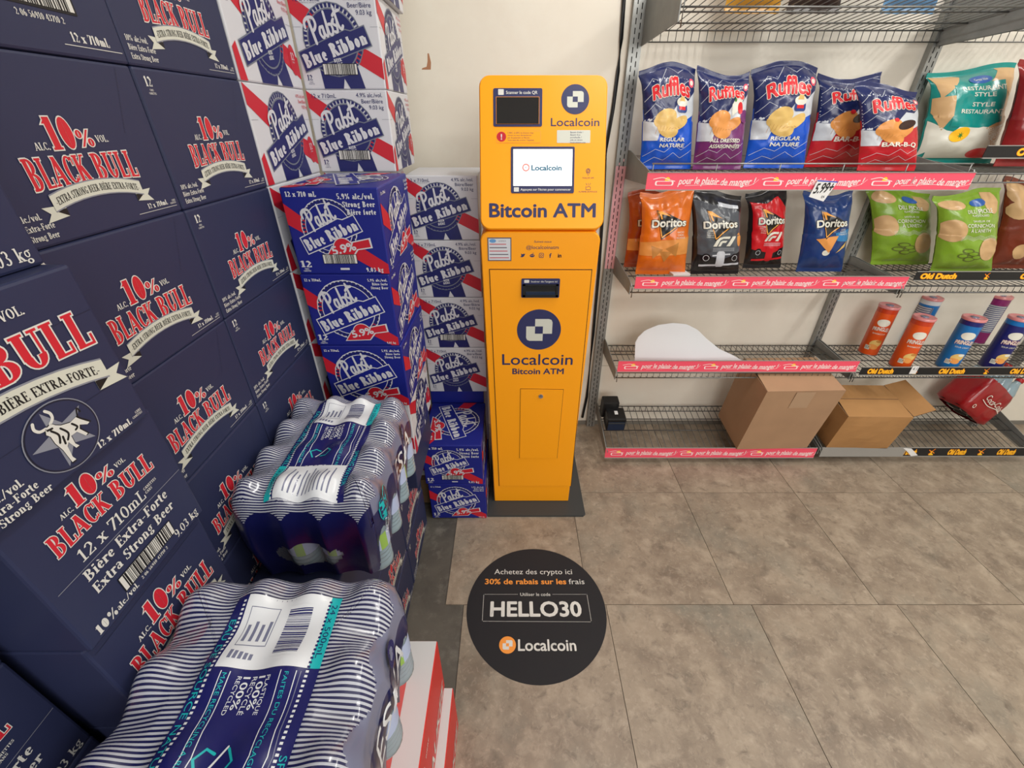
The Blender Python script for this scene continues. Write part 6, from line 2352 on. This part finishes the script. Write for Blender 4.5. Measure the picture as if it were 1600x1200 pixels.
def cardboard(label, lo, hi, yaw, m, flaps, seed=0, crush=False, tilt=0.0):
    """box of board 4 mm thick with open lid flaps (angle of each from upright)"""
    root = thing('cardboard_box', label, 'cardboard box', lo, (tilt, 0, yaw))
    W, D, H = (hi[k] - lo[k] for k in range(3))
    t = .004
    b = MB()
    bulge = .012 if crush else .002

    def wall(p0, p1, inner):
        n = 8
        nx, ny = (p1[1] - p0[1]), -(p1[0] - p0[0])
        L = math.hypot(nx, ny)
        nx, ny = nx / L, ny / L

        def f(i, j):
            u, v = i / n, j / n
            k = bulge * math.sin(PI * u) * math.sin(PI * v) * (1 + .5 * noise.noise(Vector((u * 3, v * 3, seed))))
            if inner:
                k -= t
            return (p0[0] + (p1[0] - p0[0]) * u + nx * k, p0[1] + (p1[1] - p0[1]) * u + ny * k, H * v)
        b.grid(f, n, n, m, sm=False)
    c = [(0, 0), (W, 0), (W, D), (0, D)]
    for k in range(4):
        wall(c[k], c[(k + 1) % 4], False)
        wall(c[k], c[(k + 1) % 4], True)
    b.box((0, 0, 0), (W, D, t), m)
    for k in range(4):  # raw top edges
        p0, p1 = c[k], c[(k + 1) % 4]
        nx, ny = (p1[1] - p0[1]), -(p1[0] - p0[0])
        L = math.hypot(nx, ny)
        nx, ny = nx / L * t, ny / L * t
        b.face([(p0[0], p0[1], H), (p1[0], p1[1], H), (p1[0] - nx, p1[1] - ny, H), (p0[0] - nx, p0[1] - ny, H)], 'kraft_edge')
    b.build('walls', root)
    for (side, ang, ln) in flaps:
        k = 'frbl'.index(side)
        p0, p1 = c[k], c[(k + 1) % 4]
        nx, ny = (p1[1] - p0[1]), -(p1[0] - p0[0])
        L = math.hypot(nx, ny)
        nx, ny = nx / L, ny / L
        q = MB()
        dx, dz = math.sin(ang) * ln, math.cos(ang) * ln
        sk = .03

        def pt(p, s, e, o_):
            ux, uy = (p1[0] - p0[0]) / L, (p1[1] - p0[1]) / L
            return (p[0] + nx * (dx * s + o_ * math.cos(ang)) + ux * e, p[1] + ny * (dx * s + o_ * math.cos(ang)) + uy * e, H + .0005 + dz * s - o_ * math.sin(ang))
        A = [pt(p0, 0, .002, 0), pt(p1, 0, -.002, 0), pt(p1, 1, -.006, 0), pt(p0, 1, .006, 0)]
        B = [pt(p0, 0, .002, -t), pt(p1, 0, -.002, -t), pt(p1, 1, -.006, -t), pt(p0, 1, .006, -t)]
        q.face(A, m)
        q.face(B[::-1], m)
        for i in range(4):
            q.face([A[i], B[i], B[(i + 1) % 4], A[(i + 1) % 4]], 'kraft_edge')
        q.build('lid_flap', root)
    return root, W, D, H


zsh = S1F + .008
TLT = math.atan2(S1Z - S1F, YW - Y1)
x0, y0 = at_z(1151, 702, zsh)
x1, _ = at_z(1262, 706, zsh)
BH = .2
for _ in range(40):  # height of the leaning box so that its front edge reaches the measured line
    yy_, zz2 = y0 - math.sin(TLT) * BH, zsh + math.cos(TLT) * BH
    BH += .3 * (at_y(1190, 612, yy_)[1] - zz2)
fz = zsh + BH
bx, W, D, H = cardboard('large brown cardboard box on the lowest shelf, left of the tan one', (x0, y0, zsh), (x0 + .335, y0 + .225, fz), .03, 'kraft', [('f', -1.53, .118), ('b', -1.50, .118)], tilt=TLT)
b = MB()
b.box((W * .38, -.0032, H * .74), (W * .62, -.0022, H * .985), 'tape')
b.build('packing_tape', bx)
cardboard('tan cardboard box with a sagging front, beside the large brown box', (1.485, y0 + .012, zsh), (1.485 + .285, y0 + .225, zsh + .208), -.02, 'kraft_tan', [('f', -1.50, .108), ('b', -1.46, .108), ('r', 1.1, .085)], 3, crush=True, tilt=TLT)

# ================================================================== BLACK POWER ADAPTER
x0, z0 = at_y(924, 655, 1.80)
ad = thing('power_adapter', 'black plug-in power adapter beside the shelf post near the floor', 'power adapter', (.497, 1.75, S1F + (1.75 - Y1) * (S1Z - S1F) / (YW - Y1) + .006), (TLT, 0, 0))
b = MB()
b.box((-.050, .020, .015), (.030, .075, .115), 'black_plastic', .006)
b.build('rear_case', ad)
b = MB()
b.box((-.036, -.055, .0), (.056, .030, .078), 'black_plastic', .007)
fr = b.build('front_case', ad)
b = MB()
b.box((-.030, -.0575, .006), (.050, -.0552, .060), 'slot_blue', .001)
b.box((-.030, -.0600, .052), (.050, -.0552, .058), 'dark_steel')
b.build('ribbed_face', fr)
b = MB()
b.box((.004, -.02, .0782), (.020, .004, .0788), 'price_white')
b.build('sticker', fr)

# ================================================================== WHITE CURVED SHEET ON THE SECOND SHELF
mat('sheet_white', (206, 209, 214), .5)
b = MB()
yb = 1.665
cp = []
for px, py in ((990, 562), (990, 546), (997, 530), (1012, 518), (1034, 510), (1058, 507), (1080, 509), (1096, 517), (1108, 530), (1126, 545), (1146, 554), (1160, 562)):
    x, z = at_y(px, py, yb)
    cp.append((x, .4975 + (z - .4975) * .93))
zb_ = .4975
x0s, x1s = cp[0][0], cp[-1][0]


def prof(x):
    for k in range(len(cp) - 1):
        if cp[k][0] <= x <= cp[k + 1][0] and cp[k + 1][0] > cp[k][0]:
            t = (x - cp[k][0]) / (cp[k + 1][0] - cp[k][0])
            return cp[k][1] * (1 - t) + cp[k + 1][1] * t
    return zb_


n, m_ = 40, 10


def sheet(i, j, o=0.0):
    u, v = i / n, j / m_
    x = x0s + .0005 + (x1s - x0s - .001) * u
    zt = max(prof(x), zb_ + .001)
    # curved like a leaning, rolled edge: the higher, the further back
    z = zb_ + (zt - zb_) * v
    y = yb - .02 + .04 * v ** 1.3 * ((zt - zb_) / .11) - .02 * (1 - abs(2 * u - 1)) * (1 - v) + o
    return (x, y, z)


b.grid(lambda i, j: sheet(i, j), n, m_, 'sheet_white')
b.grid(lambda i, j: sheet(i, j, .0025), n, m_, 'sheet_white', flip=True)
tag(b.build('plastic_sheet'), 'white curved plastic sheet lying on the second shelf from the bottom', 'plastic sheet')

# ================================================================== PACK OF COLA BOTTLES
mat('cola_red', (150, 12, 22), .3, coat=.5, bump=.3, bscale=30)
mat('cola_dark', (26, 12, 10), .1, coat=.5)
mat('cola_cap', (176, 20, 26), .35)
x, y = at_z(1540, 668, zsh)
cola = thing('cola_pack', 'red wrapped pack of cola bottles lying on the lowest right shelf', 'drink pack', (2.20, 1.75, zsh + .0), (0, 0, .05))


def cola_bottle():
    b = MB()
    b.lathe([(.010, 0), (.030, .002), (.034, .01), (.034, .03)], 'cola_dark', 18)
    b.lathe([(.034, .03), (.0345, .08), (.033, .12), (.034, .15)], 'cola_red', 18, cap=False)
    b.lathe([(.034, .15), (.032, .18), (.020, .215), (.013, .232), (.013, .240)], 'bottle_clear', 18, cap=False)
    b.lathe([(.0145, .240), (.0150, .242), (.0150, .256), (.013, .258)], 'cola_cap', 18)
    return b.mesh('bottle')


CB = cola_bottle()
wrap = MB()


def wr(i, j):
    th = 2 * PI * i / 48
    c_, s_ = math.cos(th), math.sin(th)
    p_ = 5
    r = 1 / ((abs(c_) / .112) ** p_ + (abs(s_) / .078) ** p_) ** (1 / p_)
    sc = (.80, 1, 1, 1, 1, .97, .92)[j]
    scal = 1 - .05 * abs(math.cos(th * 3))
    return (r * c_ * sc * scal, r * s_ * sc * scal, (0.0, .012, .05, .09, .13, .155, .172)[j] + .002 * noise.noise(Vector((c_ * 3, s_ * 3, j))))


wrap.grid(wr, 48, 6, 'cola_red', closeu=True)
RM = Matrix.Rotation(.62, 4, 'Y') @ Matrix.Rotation(-.12, 4, 'X')
lowest = min((RM @ Vector((x_ * .108, y_ * .078, z_)))[2] for x_ in (-1, 1) for y_ in (-1, 1) for z_ in (0, .26)) * 1.02
shz = S1F + (1.75 - Y1) * (S1Z - S1F) / (YW - Y1)
cola.location.z = shz + .006
pack = newobj('bottle_bundle', None, cola, (0, 0, -lowest), (-.12, .62, .0))
pack.scale = (1.02, 1.02, 1.02)
wo = wrap.build('printed_wrap', pack)
for k in range(6):
    newobj('bottle', CB, pack, ((k % 3 - 1) * .070, (-.034, .034)[k // 3], .004))
a = Art()
a.text('Coca-Cola', 0, 0, .030, 'cream', 1, wd=.15, shear=.35, bold=.004, fit=lambda X, Y: (X, Y + .004 * math.sin(X * 60)))
a.line([(-.08, -.008), (-.02, -.014), (.05, .0), (.085, -.006)], .003, 'cream', 1, True)
a.ring(-.085, -.05, .010, .003, 'cream', 1)
newobj('printed_words', a.mesh('printed_words', lambda X, Y, o_: (X * .9, -.0795 - o_ - .0005 + .0022 * abs(X / .09), .085 + Y)), pack)
